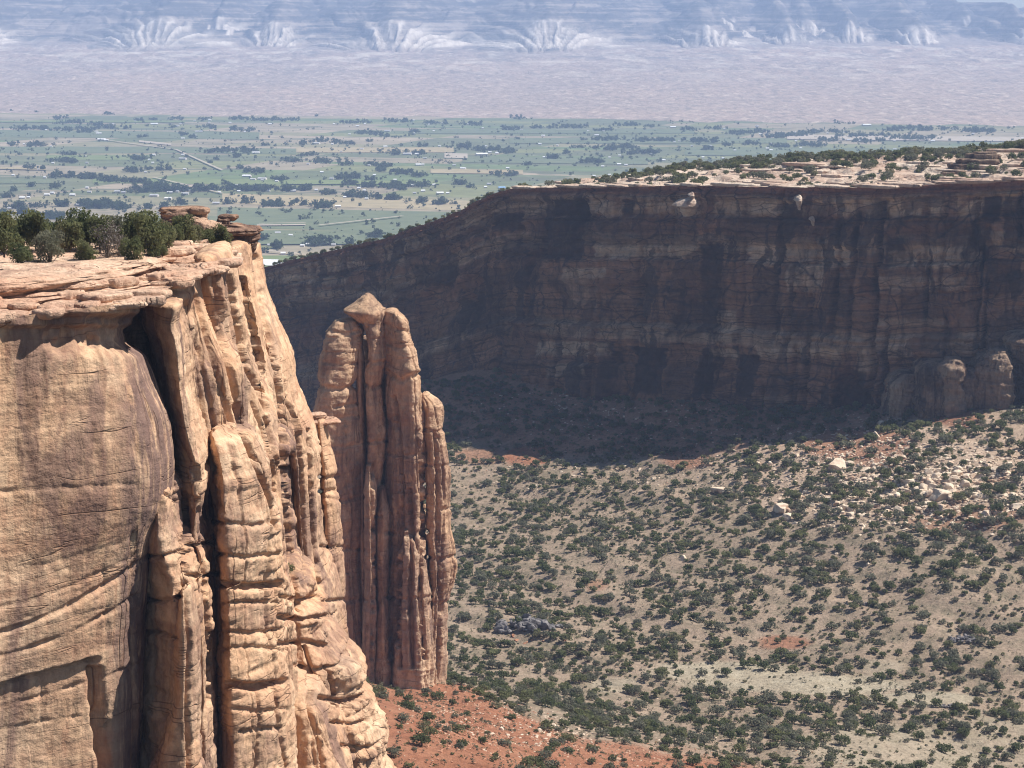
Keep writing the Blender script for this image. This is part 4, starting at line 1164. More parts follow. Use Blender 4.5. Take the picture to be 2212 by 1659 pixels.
JP = [plant_mesh('juniper', 100 + i, 11 + i, 540, .075, mt, sprd, dome=True) for i, (mt, sprd) in enumerate([(M_JUN, .52), (M_JUN, .62), (M_JUN2, .58), (M_JUN3, .48), (M_JUN2, .68), (M_JUN3, .60)])]
JL = [plant_mesh('juniper', 140 + i, 9, 220, .115, mt, sprd, dome=True) for i, (mt, sprd) in enumerate([(M_JUN, .55), (M_JUN, .65), (M_JUN2, .6), (M_JUN3, .5), (M_JUN2, .7), (M_JUN3, .62)])]
SG = [plant_mesh('sage', 180 + i, 5, 24, .18, mt, .62, .05) for i, mt in enumerate([M_SAGE, M_JUN2, M_JUN2, M_JUN])]
DESC = ['mid green bushy juniper', 'broad mid green juniper', 'grey green juniper', 'narrow dark green pinyon', 'wide grey green juniper', 'broad dark green pinyon']

# near rim trees: thing > trunk, crown
def rim_tree_protos():
    out = []
    for i, (leaf, nc, ncard, sz, sprd) in enumerate([(M_JUN, 26, 3400, .040, .54), (M_JUN3, 28, 3800, .038, .50), (M_JUN, 22, 3000, .040, .64), (M_JUN2, 20, 2500, .036, .56), (M_DEAD, 24, 1300, .026, .54)]):
        rng = np.random.RandomState(30 + i)
        (Vc, Fc), cs = crown(rng, nc, ncard, sz, .16 if i < 4 else .2, 1.0, sprd)
        Vt, Ft = trunk(rng, cs, .034, 12 if i < 4 else 20)
        out.append((make_mesh('crown', Vc, Fc, leaf, False), make_mesh('trunk', Vt, Ft, M_BARK if i < 4 else M_DEAD, True)))
    return out


RT = rim_tree_protos()
RIM_TREES = [  # x, y of the foot, height, kind, label
 (8, 552, 82, 0, 'tall juniper at the left end of the near cliff top'),
 (44, 548, 74, 1, 'dark juniper second from the left end of the near cliff top'),
 (78, 548, 72, 0, 'juniper with a rounded top between two darker ones on the near cliff top'),
 (46, 576, 50, 1, 'low dark juniper in front, above the big rounded slab'),
 (110, 572, 70, 3, 'grey green juniper with a bare leaning trunk above the rounded slab'),
 (128, 540, 64, 1, 'dark wide juniper behind the one with the bare leaning trunk'),
 (152, 552, 62, 0, 'juniper between the leaning grey one and the tallest one'),
 (188, 545, 86, 1, 'tallest dark juniper standing up against the valley on the near cliff'),
 (216, 548, 66, 0, 'juniper just right of the tallest dark one on the near cliff'),
 (184, 576, 44, 0, 'small round bright juniper in front of the tallest one'),
 (246, 540, 62, 3, 'thin grey green juniper behind the dead tree'),
 (233, 590, 74, 4, 'dead grey tree with dark forked trunk at the near cliff edge'),
 (258, 580, 48, 4, 'low dead grey bush right of the dead forked tree'),
 (286, 616, 56, 2, 'small juniper growing alone on the rim ledge above the dark overhang'),
 (332, 598, 30, 1, 'small round dark juniper on the pale ledges'),
 (298, 552, 78, 0, 'tall juniper left of the big bushy one on the near cliff'),
 (322, 574, 84, 0, 'big bushy green juniper above the pale ledges'),
 (346, 566, 60, 2, 'juniper on the right flank of the big bushy one'),
 (276, 548, 54, 0, 'juniper behind the low dead grey bush'),
 (397, 536, 78, 0, 'pointed juniper in front of the flat-topped caprock'),
 (378, 538, 48, 2, 'low juniper left of the pointed one by the caprock'),
 (418, 536, 56, 0, 'juniper right of the pointed one, below the caprock'),
 (440, 538, 52, 2, 'juniper below the notch between the two caprocks'),
 (458, 536, 50, 0, 'juniper left of the one nearest the anvil shaped caprock'),
 (480, 536, 58, 0, 'juniper nearest the anvil shaped caprock'),
 (20, 528, 60, 1, 'dark juniper at the back of the grove on the left end'),
 (62, 530, 56, 0, 'juniper at the back, third from the left end of the grove'),
 (100, 532, 50, 2, 'low juniper at the back behind the leaning grey tree'),
 (166, 536, 54, 3, 'grey green juniper left of the tallest dark one'),
 (-20, 560, 80, 0, 'juniper cut by the left edge of the picture'),
 (452, 548, 24, 2, 'little juniper bush on the pale broken ledges'),
 (352, 592, 24, 2, 'little juniper bush at the brink near the small stone arch'),
]
for i, (x, y, hpx, kd, lb) in enumerate(RIM_TREES):
    d = 31.9 / float(tan_dep(y))
    q = P(x, y, d)
    z = mesa_z(q[0], q[1])
    d = d * (z / q[2])
    q = P(x, y, d)
    hgt = (1.18 if x < 365 else .88) * hpx * K / FPX * d
    e = bpy.data.objects.new('dead_tree' if kd == 4 else 'juniper_tree', None); C.objects.link(e)
    e.location = (q[0], q[1], mesa_z(q[0], q[1]) - .05); e.rotation_euler = (0, 0, i * 1.7); e.scale = (hgt * (.80 + .10 * math.sin(i * 2.3)), hgt * .82, hgt)
    tag(e, lb, 'dead tree' if kd == 4 else 'juniper', 'junipers on the near cliff top')
    link('crown', RT[kd][0], parent=e)
    link('trunk', RT[kd][1], parent=e)
for x, y, hpx, d, lb in [(617, 1250, 40, 371, 'small juniper on the broken ledges halfway down the near cliff'), (612, 1352, 38, 366.5, 'lower juniper bush at the left end of the broken ledges'), (636, 1345, 30, 366, 'lower juniper bush right of its twin on the broken ledges')]:
    q = P(x, y, d)
    o = link('juniper_bush', JP[1][1], q, rz=x, sc=hpx * K / FPX * d)
    tag(o, lb, 'juniper')

# ------------------------------------------------------------------ brush of the canyon floor
rng = np.random.RandomState(77)
cand = []
N0 = 47000
xs = rng.uniform(-140, 530, N0); ys = rng.uniform(520, 1480, N0)
zs = floor_z(xs, ys)
px, py = project(np.stack([xs, ys, zs], -1))
dens = .60 + .9 * fbm(xs / 45, ys / 70, 3.1, 3)
rd = red_amount(xs, ys); pl = pale_amount(xs, ys)
for sx, sy, w, h, a in [(1150, 1400, 230, 35, .5), (1400, 1440, 200, 30, .4), (1750, 1540, 180, 30, .5), (2050, 1560, 200, 40, .35), (1350, 1560, 230, 35, .3), (1600, 1230, 200, 40, .1), (1300, 1260, 120, 40, -.25), (2000, 1200, 200, 30, -.05), (1550, 1340, 110, 30, -.1), (2050, 1000, 200, 100, .05), (2040, 1055, 150, 35, -.28), (1800, 1095, 100, 30, -.2)]:
    dens = dens + a * np.exp(-((px - sx) / w) ** 2 - ((py - sy) / h) ** 2)
shade_ = (ys > 1150) & (py < np.interp(px, [900, 1040, 1200, 1400, 1600, 1800, 1950, 2212], [960, 955, 985, 990, 980, 935, 905, 870]))
rd = np.where(shade_, 0, rd)
dens = dens + .35 * shade_
dens = dens * (1 - .78 * rd) * (1 - .75 * pl)
ok = (px > 420) & (px < 2760) & (py > 770) & (py < 1760) & (rng.rand(N0) < np.clip(dens, .02, .95))
xs, ys, zs, px, py, rd = (a[ok] for a in (xs, ys, zs, px, py, rd))
cell = {}
keep = []
for i in range(len(xs)):                       # keep plants apart
    hgt = (.9 + 3.6 * rng.rand() ** 1.9) * (1 + .22 * (px[i] > 1600) * (py[i] < 1250))
    if px[i] < 1500 and ys[i] < 760: hgt *= .8
    r = hgt * .55 + .3
    c = (int(xs[i] // 5), int(ys[i] // 5))
    bad = False
    for a in (-1, 0, 1):
        for b in (-1, 0, 1):
            for (qx, qy, qr) in cell.get((c[0] + a, c[1] + b), ()):
                if (qx - xs[i]) ** 2 + (qy - ys[i]) ** 2 < ((r + qr) * .60) ** 2: bad = True
    if not bad:
        cell.setdefault(c, []).append((xs[i], ys[i], r)); keep.append((i, hgt))
# not inside the wall, the bench or the rock
def inside_wall(x, y):
    k = np.argmin((rim_xy[:, 0] - x) ** 2 + (rim_xy[:, 1] - y) ** 2)
    return ((x - rim_xy[k, 0]) * wn_[k, 0] + (y - rim_xy[k, 1]) * wn_[k, 1]) < 9
floor_pl = [(ys[i], xs[i], zs[i], px[i], py[i], hgt, rd[i]) for i, hgt in keep if not inside_wall(xs[i], ys[i])]
vis = [f for f in floor_pl if -10 < f[3] < 2222 and f[4] < 1675 and not (f[3] < 975 and f[4] < 1490)]
vis.sort(key=lambda f: -f[5] / f[0])
N_IND = 190
ind = {id(f) for f in vis[:N_IND]}


def zone(px, py, rd):
    if py > 1490 and px < 1750 and rd > .35: return 'on the red talus slope below the spire'
    if 1000 < px < 1260 and 1280 < py < 1390: return 'beside the dark grey rock outcrop on the canyon floor'
    if py > 1590: return 'at the bottom edge on the sandy near canyon floor' if px > 1500 else 'where the red talus meets the canyon floor'
    if py > 1500: return 'below the pale dry wash' if px > 1450 else 'just beyond the red talus crest'
    if py > 1410: return 'along the pale dry wash' if px > 1450 else 'in the dense green belt right of the spire'
    if py > 1180: return 'on the tan slope above the pale wash'
    return 'among the cream boulders of the rockfall slope'


stuff_pl = []
for f in floor_pl:
    kd = rng.randint(6)
    if id(f) in ind:
        o = link('juniper', JP[kd][1], (f[1], f[0], f[2] - .08), rz=rng.uniform(0, 6.28), sc=(f[5] * rng.uniform(1.0, 1.35), f[5] * rng.uniform(1.0, 1.35), f[5]))
        size = 'large' if f[5] > 3.4 else 'medium' if f[5] > 2.5 else 'small'
        z_ = zone(f[3], f[4], f[6])
        tag(o, f'{size} {DESC[kd]} {z_}', 'juniper', 'junipers ' + z_)
    else:
        stuff_pl.append((kd, f[1], f[0], f[2] - .08, f[5] * rng.uniform(1.0, 1.35), f[5], rng.uniform(0, 6.28)))
o = link('juniper_scrub', merged('juniper_scrub', [j[0] for j in JL], stuff_pl))
tag(o, 'dark green juniper scrub covering the canyon floor and the shaded talus', kind='stuff')
# low sage and stones
N1 = 56000
xs = rng.uniform(-80, 480, N1); ys = rng.uniform(520, 1440, N1) ** 1.0
zs = floor_z(xs, ys)
px, py = project(np.stack([xs, ys, zs], -1))
d2 = .65 + .8 * fbm(xs / 20, ys / 30, 6.6, 3)
ok = (px > 600) & (px < 2620) & (py < 1700) & (rng.rand(N1) < d2)
pl = [(rng.randint(4), a, b, c - .05, s_1, s_1 * rng.uniform(.6, 1.0), rng.uniform(0, 6.28)) for a, b, c, s_1 in zip(xs[ok], ys[ok], zs[ok], .4 + 1.1 * rng.rand(ok.sum()) ** 1.6) if not inside_wall(a, b)]
o = link('sagebrush', merged('sagebrush', [s[0] for s in SG], pl))
tag(o, 'low grey green sagebrush and dry tufts over the canyon floor', kind='stuff')

# ------------------------------------------------------------------ boulders
def boulder_raw(seed, sub=2, flat=.7):
    import bmesh
    bm = bmesh.new()
    bmesh.ops.create_icosphere(bm, subdivisions=sub, radius=1.0)
    V = np.array([v.co[:] for v in bm.verts]); F = np.array([[v.index for v in f.verts] for f in bm.faces])
    bm.free()
    rg = np.random.RandomState(seed)
    for _ in range(11):                         # planar breaks
        n = rg.normal(size=3); n /= np.linalg.norm(n)
        lim = rg.uniform(.45, .8)
        dd = V @ n
        V -= n * np.maximum(0, dd - lim)[:, None]
    V *= np.array([1.2, .9, flat]) * (1 + .12 * fbm(V[:, 0] * 1.5 + seed, V[:, 1] * 1.5, V[:, 2] * 1.5, 3))[:, None]
    return V, F


BR = [boulder_raw(i + 1, 3, .55 + .25 * (i % 3)) for i in range(8)]
B_ME = {(i, c): make_mesh('boulder', V, F, mt, False) for i, (V, F) in enumerate(BR) for c, mt in (('cream', M_BOULD), ('red', M_REDB))}


def floor_hit(x, y):
    """where the view ray through a measured spot meets the canyon floor"""
    Y = np.linspace(470, 1480, 1400)
    z = -tan_dep(y) * Y
    xx = X_at(x, Y, z)
    f = floor_z(xx, Y) - z
    k = int(np.argmax(f > 0))
    return np.array([xx[k], Y[k], z[k]])


def put_boulder(x, y, w, kd, c, label, group=None, flat=1.0):
    q = floor_hit(x, y)
    s = 1.45 * w * K / FPX * q[1] / 2.2
    o = link('boulder', B_ME[(kd, c)], q + [0, 0, s * .12 * flat], rz=rng.uniform(0, 6.28), sc=(s, s, s * flat))
    return tag(o, label, 'boulder', group)


put_boulder(1812, 1012, 46, 0, 'cream', 'largest cream boulder on the sunlit slope under the shadow edge', flat=1.3)
put_boulder(1894, 950, 22, 2, 'cream', 'orange cream boulder above and right of the largest one', flat=1.2)
put_boulder(1906, 922, 20, 1, 'cream', 'grey tan boulder at the very edge of the wall shadow', flat=1.2)
put_boulder(2061, 894, 18, 3, 'cream', 'perched boulder under the bench cliff at the edge of the shade', flat=1.2)
put_boulder(1690, 1105, 40, 4, 'cream', 'tilted pale slab of rock among junipers, left of the boulder field', flat=.8)
put_boulder(1700, 1122, 24, 5, 'cream', 'pale block under the tilted slab left of the boulder field')
put_boulder(1666, 1158, 22, 6, 'cream', 'cream boulder below the tilted slab')
put_boulder(2030, 1075, 52, 7, 'cream', 'long grey slab lying in the boulder field', flat=.6)
put_boulder(1560, 1063, 46, 4, 'cream', 'flat cream slab on the tan slope left of the boulder field', flat=.45)
put_boulder(1478, 1210, 16, 2, 'cream', 'lone pale boulder in the middle of the brushy slope')
put_boulder(1508, 1235, 12, 3, 'cream', 'small pale boulder below the lone one on the brushy slope')
put_boulder(1330, 1642, 26, 0, 'cream', 'rounded pale boulder at the bottom edge on red earth')
for (cx, cy, sx, sy, n, smin, smax, c, label, group) in [
    (2040, 1050, 130, 45, 130, 9, 26, 'cream', 'cream boulder in the dense boulder field under the bench cliff', 'boulders of the boulder field'),
    (1800, 1095, 110, 30, 44, 8, 20, 'cream', 'cream boulder scattered left of the boulder field', 'boulders left of the boulder field'),
    (1700, 1010, 200, 22, 24, 6, 14, 'cream', 'cream boulder along the upper sunlit slope by the shadow edge', 'boulders along the shadow edge'),
    (1250, 1010, 150, 25, 18, 6, 13, 'cream', 'cream boulder on the red mounds below the shaded talus', 'boulders on the red mounds'),
    (1000, 1590, 80, 45, 26, 5, 13, 'red', 'red boulder on the red talus under the spire', 'boulders on the red talus'),
    (1170, 1580, 130, 28, 26, 6, 15, 'cream', 'cream boulder in the line of rubble down the red talus', 'rubble boulders on the red talus'),
    (2130, 960, 60, 35, 16, 7, 18, 'cream', 'cream boulder on the slope right of the largest one', 'boulders right of the largest one'),
    (1150, 1380, 60, 14, 10, 6, 12, 'red', 'brown boulder below the dark grey outcrop', 'boulders below the dark outcrop')]:
    for _ in range(n):
        bx, by = rng.normal(cx, sx * .6), rng.normal(cy, sy * .7)
        if 985 < by < 1655 and bx < 2225 and bx > 840:
            put_boulder(bx, by, rng.uniform(smin, smax), rng.randint(8), c, label, group, rng.uniform(.6, 1.0))
# loose rubble: stuff
RB = [(V, F, np.zeros(len(F)), [mt]) for mt in (M_BOULD, M_REDB) for V, F in [boulder_raw(50 + k, 1) for k in range(3)]]
RB = [(V, np.hstack([F, F[:, :1]])[:, :3], fm, ml) for V, F, fm, ml in RB]
pl = []
for (cx, cy, sx, sy, n, s0, s1, ci) in [(2000, 1050, 240, 70, 2600, .35, 1.7, 0), (1150, 1590, 230, 60, 800, .15, .6, 0), (1000, 1600, 150, 60, 1500, .15, .65, 1), (1350, 1630, 250, 25, 500, .15, .6, 1), (1500, 1030, 300, 40, 420, .25, 1.0, 0), (1850, 960, 250, 40, 600, .3, 1.2, 0), (1150, 1000, 150, 25, 120, .25, .8, 1), (1500, 1640, 400, 30, 160, .12, .4, 1), (1300, 900, 250, 50, 300, .3, 1.2, 0)]:
    bx = rng.normal(cx, sx * .6, n); by = np.clip(rng.normal(cy, sy * .7, n), 850, 1700)
    g = (bx > 850) & (bx < 2300); bx, by = bx[g], by[g]
    Y0 = np.interp(by, [800, 870, 1000, 1150, 1300, 1450, 1560, 1660], [1450, 1380, 1260, 1110, 990, 900, 800, 680])
    z0 = -tan_dep(by) * Y0
    for _ in range(6):                          # slide to the ground
        z0 = floor_z(X_at(bx, Y0, z0), Y0); Y0 = .5 * Y0 + .5 * np.clip(-z0 / tan_dep(by), 480, 1460)
    xx = X_at(bx, Y0, z0); z0 = floor_z(xx, Y0)
    for a, b, c_ in zip(xx, Y0, z0):
        s = rng.uniform(s0, s1)
        pl.append((ci * 3 + rng.randint(3), a, b, c_ + .1 * s, s, s * rng.uniform(.5, 1), rng.uniform(0, 6.28)))
o = link('rubble', merged('rubble', RB, pl)); tag(o, 'loose broken stones on the talus slopes', kind='stuff')

# dark outcrops on the floor
def outcrop(x, y, w, hgt, seed, label):
    q = floor_hit(x, y)
    s = w * K / FPX * q[1] / 2
    rg = np.random.RandomState(seed)
    parts = []
    for i in range(70):
        V, F = boulder_raw(seed * 31 + i, 2, rg.uniform(.6, 1.1))
        a = rg.uniform(-1, 1); b = rg.uniform(-.5, .5)
        r = rg.uniform(.05, .17) * s
        xx, yy = q[0] + a * s * .95, q[1] + b * s * .8 - a * s * .3
        V = V * r * [1, 1, 1.1] + [xx, yy, float(floor_z(np.array([xx]), np.array([yy]))[0]) + rg.uniform(0, .5) * r + hgt * max(0, 1 - abs(a)) * rg.uniform(.2, .8)]
        parts.append((V, [F]))
    V, F = join(parts)
    return rock_thing('rock_outcrop', V, F, M_DARKR, label, 'rock outcrop', smooth=False)


outcrop(1140, 1352, 150, 2.5, 3, 'dark grey jagged outcrop on the canyon floor right of the spire')
outcrop(2085, 1385, 70, 2.0, 4, 'dark grey outcrop among junipers above the pale wash')
outcrop(2050, 1530, 40, 1.5, 5, 'small light grey outcrop below the pale wash')
outcrop(1880, 1310, 40, 1.0, 6, 'low grey outcrop on the tan slope')

# ------------------------------------------------------------------ trees on the far plateau and on the wall's ledges
rp_ = np.random.RandomState(9)
pt = []
for i in range(1500):
    k = int(np.interp(rp_.uniform(1090, 2360), wmx, np.arange(NU)))
    s = rp_.uniform(6, 200) if i % 2 else rp_.uniform(120, 215)
    j = int(np.clip(np.searchsorted(s_, s), 0, NS - 1))
    q = pV[j, k]
    if s < 110 and fbm(q[0] / 30, q[1] / 30, 1.0, 2) < -.12: continue
    pt.append((q[0], q[1], q[2], 1.6 + 4.4 * rp_.rand() ** 1.4, rp_.randint(6)))
for i in range(170):                            # small shrubs down the sloping rim
    k = int(np.interp(rp_.uniform(570, 1090), wmx, np.arange(NU)))
    q = pV[min(NS - 1, rp_.randint(0, 6)), k]
    pt.append((q[0], q[1], q[2], rp_.uniform(1.0, 3.2), rp_.randint(6)))
pt.sort(key=lambda t: -t[3] / t[1])
for n, (x, y, z, hgt, kd) in enumerate(pt[:75]):
    o = link('juniper', JP[kd][1], (x, y, z - .1), rz=n * 1.3, sc=(hgt * 1.15, hgt * 1.15, hgt))
    ppx, ppy = project(np.array([x, y, z]))
    where = 'beside the dark rock knob on the far plateau' if abs(ppx - 2105) < 70 else 'on the pale plateau right of the dark rock knob' if ppx > 2175 else 'on the skyline of the far plateau' if ppy < 362 else 'on the white slickrock at the far rim'
    tag(o, f'{DESC[kd]} {where}', 'juniper', 'junipers ' + where)
o = link('plateau_scrub', merged('plateau_scrub', [j[0] for j in JL], [(kd, x, y, z - .1, hgt * 1.1, hgt, x) for x, y, z, hgt, kd in pt[75:]]))
tag(o, 'juniper scrub over the far plateau', kind='stuff')

# ------------------------------------------------------------------ the wide valley
ZV = -420.0
def edge_y(x):
    """where the farmland gives way to desert"""
    return np.interp(x, [-6000, -2300, 0, 900, 2000, 6000], [11100, 10800, 10300, 9900, 9500, 9200])


m = Mat('farmland')
rot = m.mapped((1, 1, 1), (0, 0, R(17)))
def cells(sx, sy, off):
    sc = m.mapped((1 / sx, 1 / sy, 0), off=off, src=rot)
    fl = m.n('ShaderNodeVectorMath', operation='FLOOR'); m.L(sc, fl.inputs[0])
    wn2 = m.n('ShaderNodeTexWhiteNoise', noise_dimensions='3D'); m.L(fl.outputs[0], wn2.inputs['Vector'])
    return wn2.outputs['Value'], wn2.outputs['Color']
c1, _ = cells(520, 240, (.3, .2, 0))
c2, _ = cells(260, 420, (.7, .1, 0))
pick = m.ramp(m.noise((.0006, .0006, .0006), 2), [(.45, 0.0), (.5, 1.0)], 'CONSTANT')
stops = [(0, (.135, .155, .082)), (.14, (.19, .20, .095)), (.26, (.14, .155, .09)), (.40, (.24, .22, .13)), (.54, (.27, .23, .16)), (.66, (.155, .165, .095)), (.76, (.29, .245, .170)), (.85, (.135, .175, .08)), (.92, (.34, .28, .20))]
fa, fb = m.ramp(c1, stops, 'CONSTANT'), m.ramp(c2, stops, 'CONSTANT')
col = m.mix(pick, fa, fb)
col = m.mix(1.0, col, m.ramp(m.noise((.012, .012, .012), 4, .6), [(.3, .8), (.7, 1.2)]), 'MULTIPLY')
scr = m.noise((.004, .0075, .004), 5, .65, .6, rot=(0, 0, R(17)))
col = m.mix(m.ramp(scr, [(.55, 0.0), (.62, .85)]), col, (.12, .125, .08))
col = m.mix(m.ramp(m.noise((.02, .05, .02), 4, .7, off=(8, 1, 0)), [(.62, 0.0), (.70, .7)]), col, (.30, .27, .22))
m.color(col)
M_FARM = m.m
vx = np.arange(-8800, 8801, 200.0); vy = np.arange(2200, 12601, 200.0)
VX, VY = np.meshgrid(vx, vy)
o = link('valley_floor', make_mesh('valley_floor', np.stack([VX, VY, np.full_like(VX, ZV)], -1).reshape(-1, 3), grid_faces(len(vx), len(vy)), M_FARM))
tag(o, kind='structure')

# fields that read as single bands
def flat_mat(name, a, b, sc=.02): return simple(name, a, b, sc)
M_FG = flat_mat('green crop', (.125, .15, .09), (.16, .18, .105))
M_FT = flat_mat('mown hay', (.30, .25, .15), (.38, .31, .19))
M_FY = flat_mat('yellow green crop', (.15, .19, .08), (.19, .22, .10))
M_FD = flat_mat('bare pale earth', (.36, .31, .25), (.44, .38, .31))
for fi, (x0, x1, y0, y1, mt, dy) in enumerate([(470, 1010, 448, 492, M_FG, .02), (480, 1090, 418, 440, M_FT, .03), (200, 900, 384, 396, M_FY, .01), (0, 330, 317, 331, M_FG, 0), (0, 560, 281, 296, M_FG, .01), (100, 330, 336, 346, M_FY, 0),
                                 (280, 640, 318, 330, M_FG, .01), (640, 980, 319, 330, M_FT, 0), (900, 1500, 279, 289, M_FG, 0), (1100, 1700, 299, 310, M_FG, 0), (1000, 1400, 339, 352, M_FG, .01), (930, 1130, 366, 375, M_FT, .01), (1480, 2212, 318, 336, M_FG, .01),
                                 (0, 110, 388, 398, M_FG, 0), (960, 1010, 332, 342, M_FD, .02), (300, 370, 304, 308, M_FD, .1), (555, 660, 487, 489.5, M_FD, -.01), (560, 860, 500, 530, M_FG, 0), (1700, 2212, 292, 302, M_FD, .01), (560, 700, 555, 580, M_FY, 0), (0, 100, 362, 367, M_FT, .02), (0, 400, 262, 266, M_FY, 0), (620, 950, 393, 400, M_FY, 0)]):
    q = [on_plane(x0, y0, ZV), on_plane(x1, y0 + dy * (x1 - x0), ZV), on_plane(x1, y1 + dy * (x1 - x0), ZV), on_plane(x0, y1, ZV)]
    q = np.array(q) + [0, 0, .35 + .12 * fi]
    tag(link('field', make_mesh('field', q[::-1], np.array([[0, 1, 2, 3]]), mt)), kind='structure')
for fi, (xa, ya, xb, yb, w) in enumerate([(560, 486, 660, 484, 9), (330, 385, 480, 420, 8), (220, 303, 380, 325, 10), (380, 325, 480, 370, 8), (0, 310, 210, 301, 8), (690, 490, 870, 470, 9), (0, 385, 160, 381, 9), (700, 268, 1000, 276, 10), (1200, 283, 1480, 276, 10), (560, 545, 640, 551, 10)]):
    a, b = on_plane(xa, ya, ZV), on_plane(xb, yb, ZV)
    t = (b - a) / np.linalg.norm(b - a); nrm = np.array([-t[1], t[0], 0]) * w / 2
    q = np.array([a - nrm, b - nrm, b + nrm, a + nrm]) + [0, 0, 3.6 + .1 * fi]
    tag(link('farm_track', make_mesh('farm_track', q, np.array([[0, 1, 2, 3]]), M_FD)), kind='structure')

# desert rising to the cliffs
m = Mat('desert badlands')
base = m.mix(m.ramp(m.noise((.0012, .0006, .0012), 5, .6), [(.35, 0.0), (.65, 1.0)]), (.43, .315, .25), (.34, .265, .225))
base = m.mix(m.ramp(m.noise((.030, .0090, .018), 5, .75, .3), [(.46, 0.0), (.60, .75)]), base, (.20, .165, .14))
base = m.mix(m.ramp(m.noise((.020, .0075, .010), 5, .75, .3, off=(3, 3, 3)), [(.54, 0.0), (.64, .7)]), base, (.60, .49, .39))
geo = m.n('ShaderNodeSeparateXYZ'); m.L(m.pos(), geo.inputs[0])
hi = m.n('ShaderNodeMapRange'); hi.inputs['From Min'].default_value = -350; hi.inputs['From Max'].default_value = -240; m.L(geo.outputs['Z'], hi.inputs['Value'])
bl = m.math('MULTIPLY', hi.outputs[0], m.ramp(m.noise((.0045, .0022, .004), 6, .72, .5), [(.50, 0.0), (.60, .8)]))
base = m.mix(bl, base, (.60, .52, .43))
dk = m.math('MULTIPLY', hi.outputs[0], m.ramp(m.noise((.0025, .0016, .004), 6, .72, .5, off=(4, 0, 0)), [(.52, 0.0), (.62, .7)]))
base = m.mix(dk, base, (.19, .165, .15))
m.color(base)
m.bump(m.noise((.016, .011, .012), 5, .7), 16, 1.0)
M_DES = m.m
dx = np.arange(-6200, 6201, 24.0); dyy = np.linspace(0, 1, 260)
DX = np.repeat(dx[None], len(dyy), 0)
EY = edge_y(dx)[None] + 120 * fbm(dx / 500, 0, 1, 4)[None]
DY = EY + 260 * fbm(dx / 170, 3, 1, 3)[None] * (1 - dyy[:, None]) ** 3 + (16700 - EY) * dyy[:, None]
def desert_z(x, y):
    e = edge_y(x)
    t = np.clip((y - e) / (17000 - e), 0, 1.2)
    bad = sstep(.25, .6, t)
    r = np.abs(fbm(x / 330, y / 420, 6.1, 4))
    return ZV + 236 * (t * .8 + .2 * t * t) + bad * (46 * (.3 - r) * (.4 + 1.1 * np.clip(fbm(x / 1500, y / 1100, 2.2, 2) + .4, 0, 1)) + 10 * fbm(x / 90, y / 160, 1.1, 3)) + (1 - bad) * 3 * fbm(x / 200, y / 200, 2, 3) * sstep(0, .05, t)
DZ = desert_z(DX, DY)
DZ[0] = ZV - 3
DZ[1:] += .6
o = link('desert_plain', make_mesh('desert_plain', np.stack([DX, DY, DZ], -1).reshape(-1, 3), grid_faces(len(dx), len(dyy)), M_DES)); tag(o, kind='structure')

# the shale and sandstone cliffs on the skyline
SPUR = [  # measured x of the tip, distance, height of the tip, half width, height gained behind it
    (-60, 17000, -20, 430, 1.0), (130, 18300, 20, 420, 1.0), (345, 16950, -8, 560, 1.0), (470, 17500, 0, 300, .9), (592, 17050, -38, 430, .8), (700, 18600, 60, 520, 1.0), (848, 16800, -22, 560, 1.0), (1010, 18700, 50, 480, 1.0),
    (1182, 16800, -20, 620, 1.0), (1350, 18500, 40, 500, 1.0), (1525, 16800, -62, 430, .8), (1560, 17700, 0, 480, 1.0), (1705, 17100, -58, 300, .8), (1745, 17900, 0, 420, 1.0), (1835, 17300, -35, 230, .9), (1985, 17100, -62, 330, .8), (2090, 18500, 10, 520, 1.0), (2235, 17000, -85, 360, .8), (2420, 17500, -60, 400, .9)]
bx = np.arange(-4700, 4701, 13.0); by = np.concatenate([np.arange(15500, 18700, 14.0), np.arange(18700, 21900, 40.0)])
BX, BY = np.meshgrid(bx, by)
crest_x = [X_at(q, 20500.0, 150.0) for q in (0, 1500, 1800, 1950, 2050, 2212, 2500)]
crest = np.interp(BX, crest_x, [330, 330, 250, 178, 130, 88, 30])
BASE = desert_z(BX, BY) - 2.0
BZ = BASE.copy()
SHALE = np.zeros_like(BZ); BAND = np.zeros_like(BZ)
w1 = fbm(BX / 260, BY / 300, 5, 3)
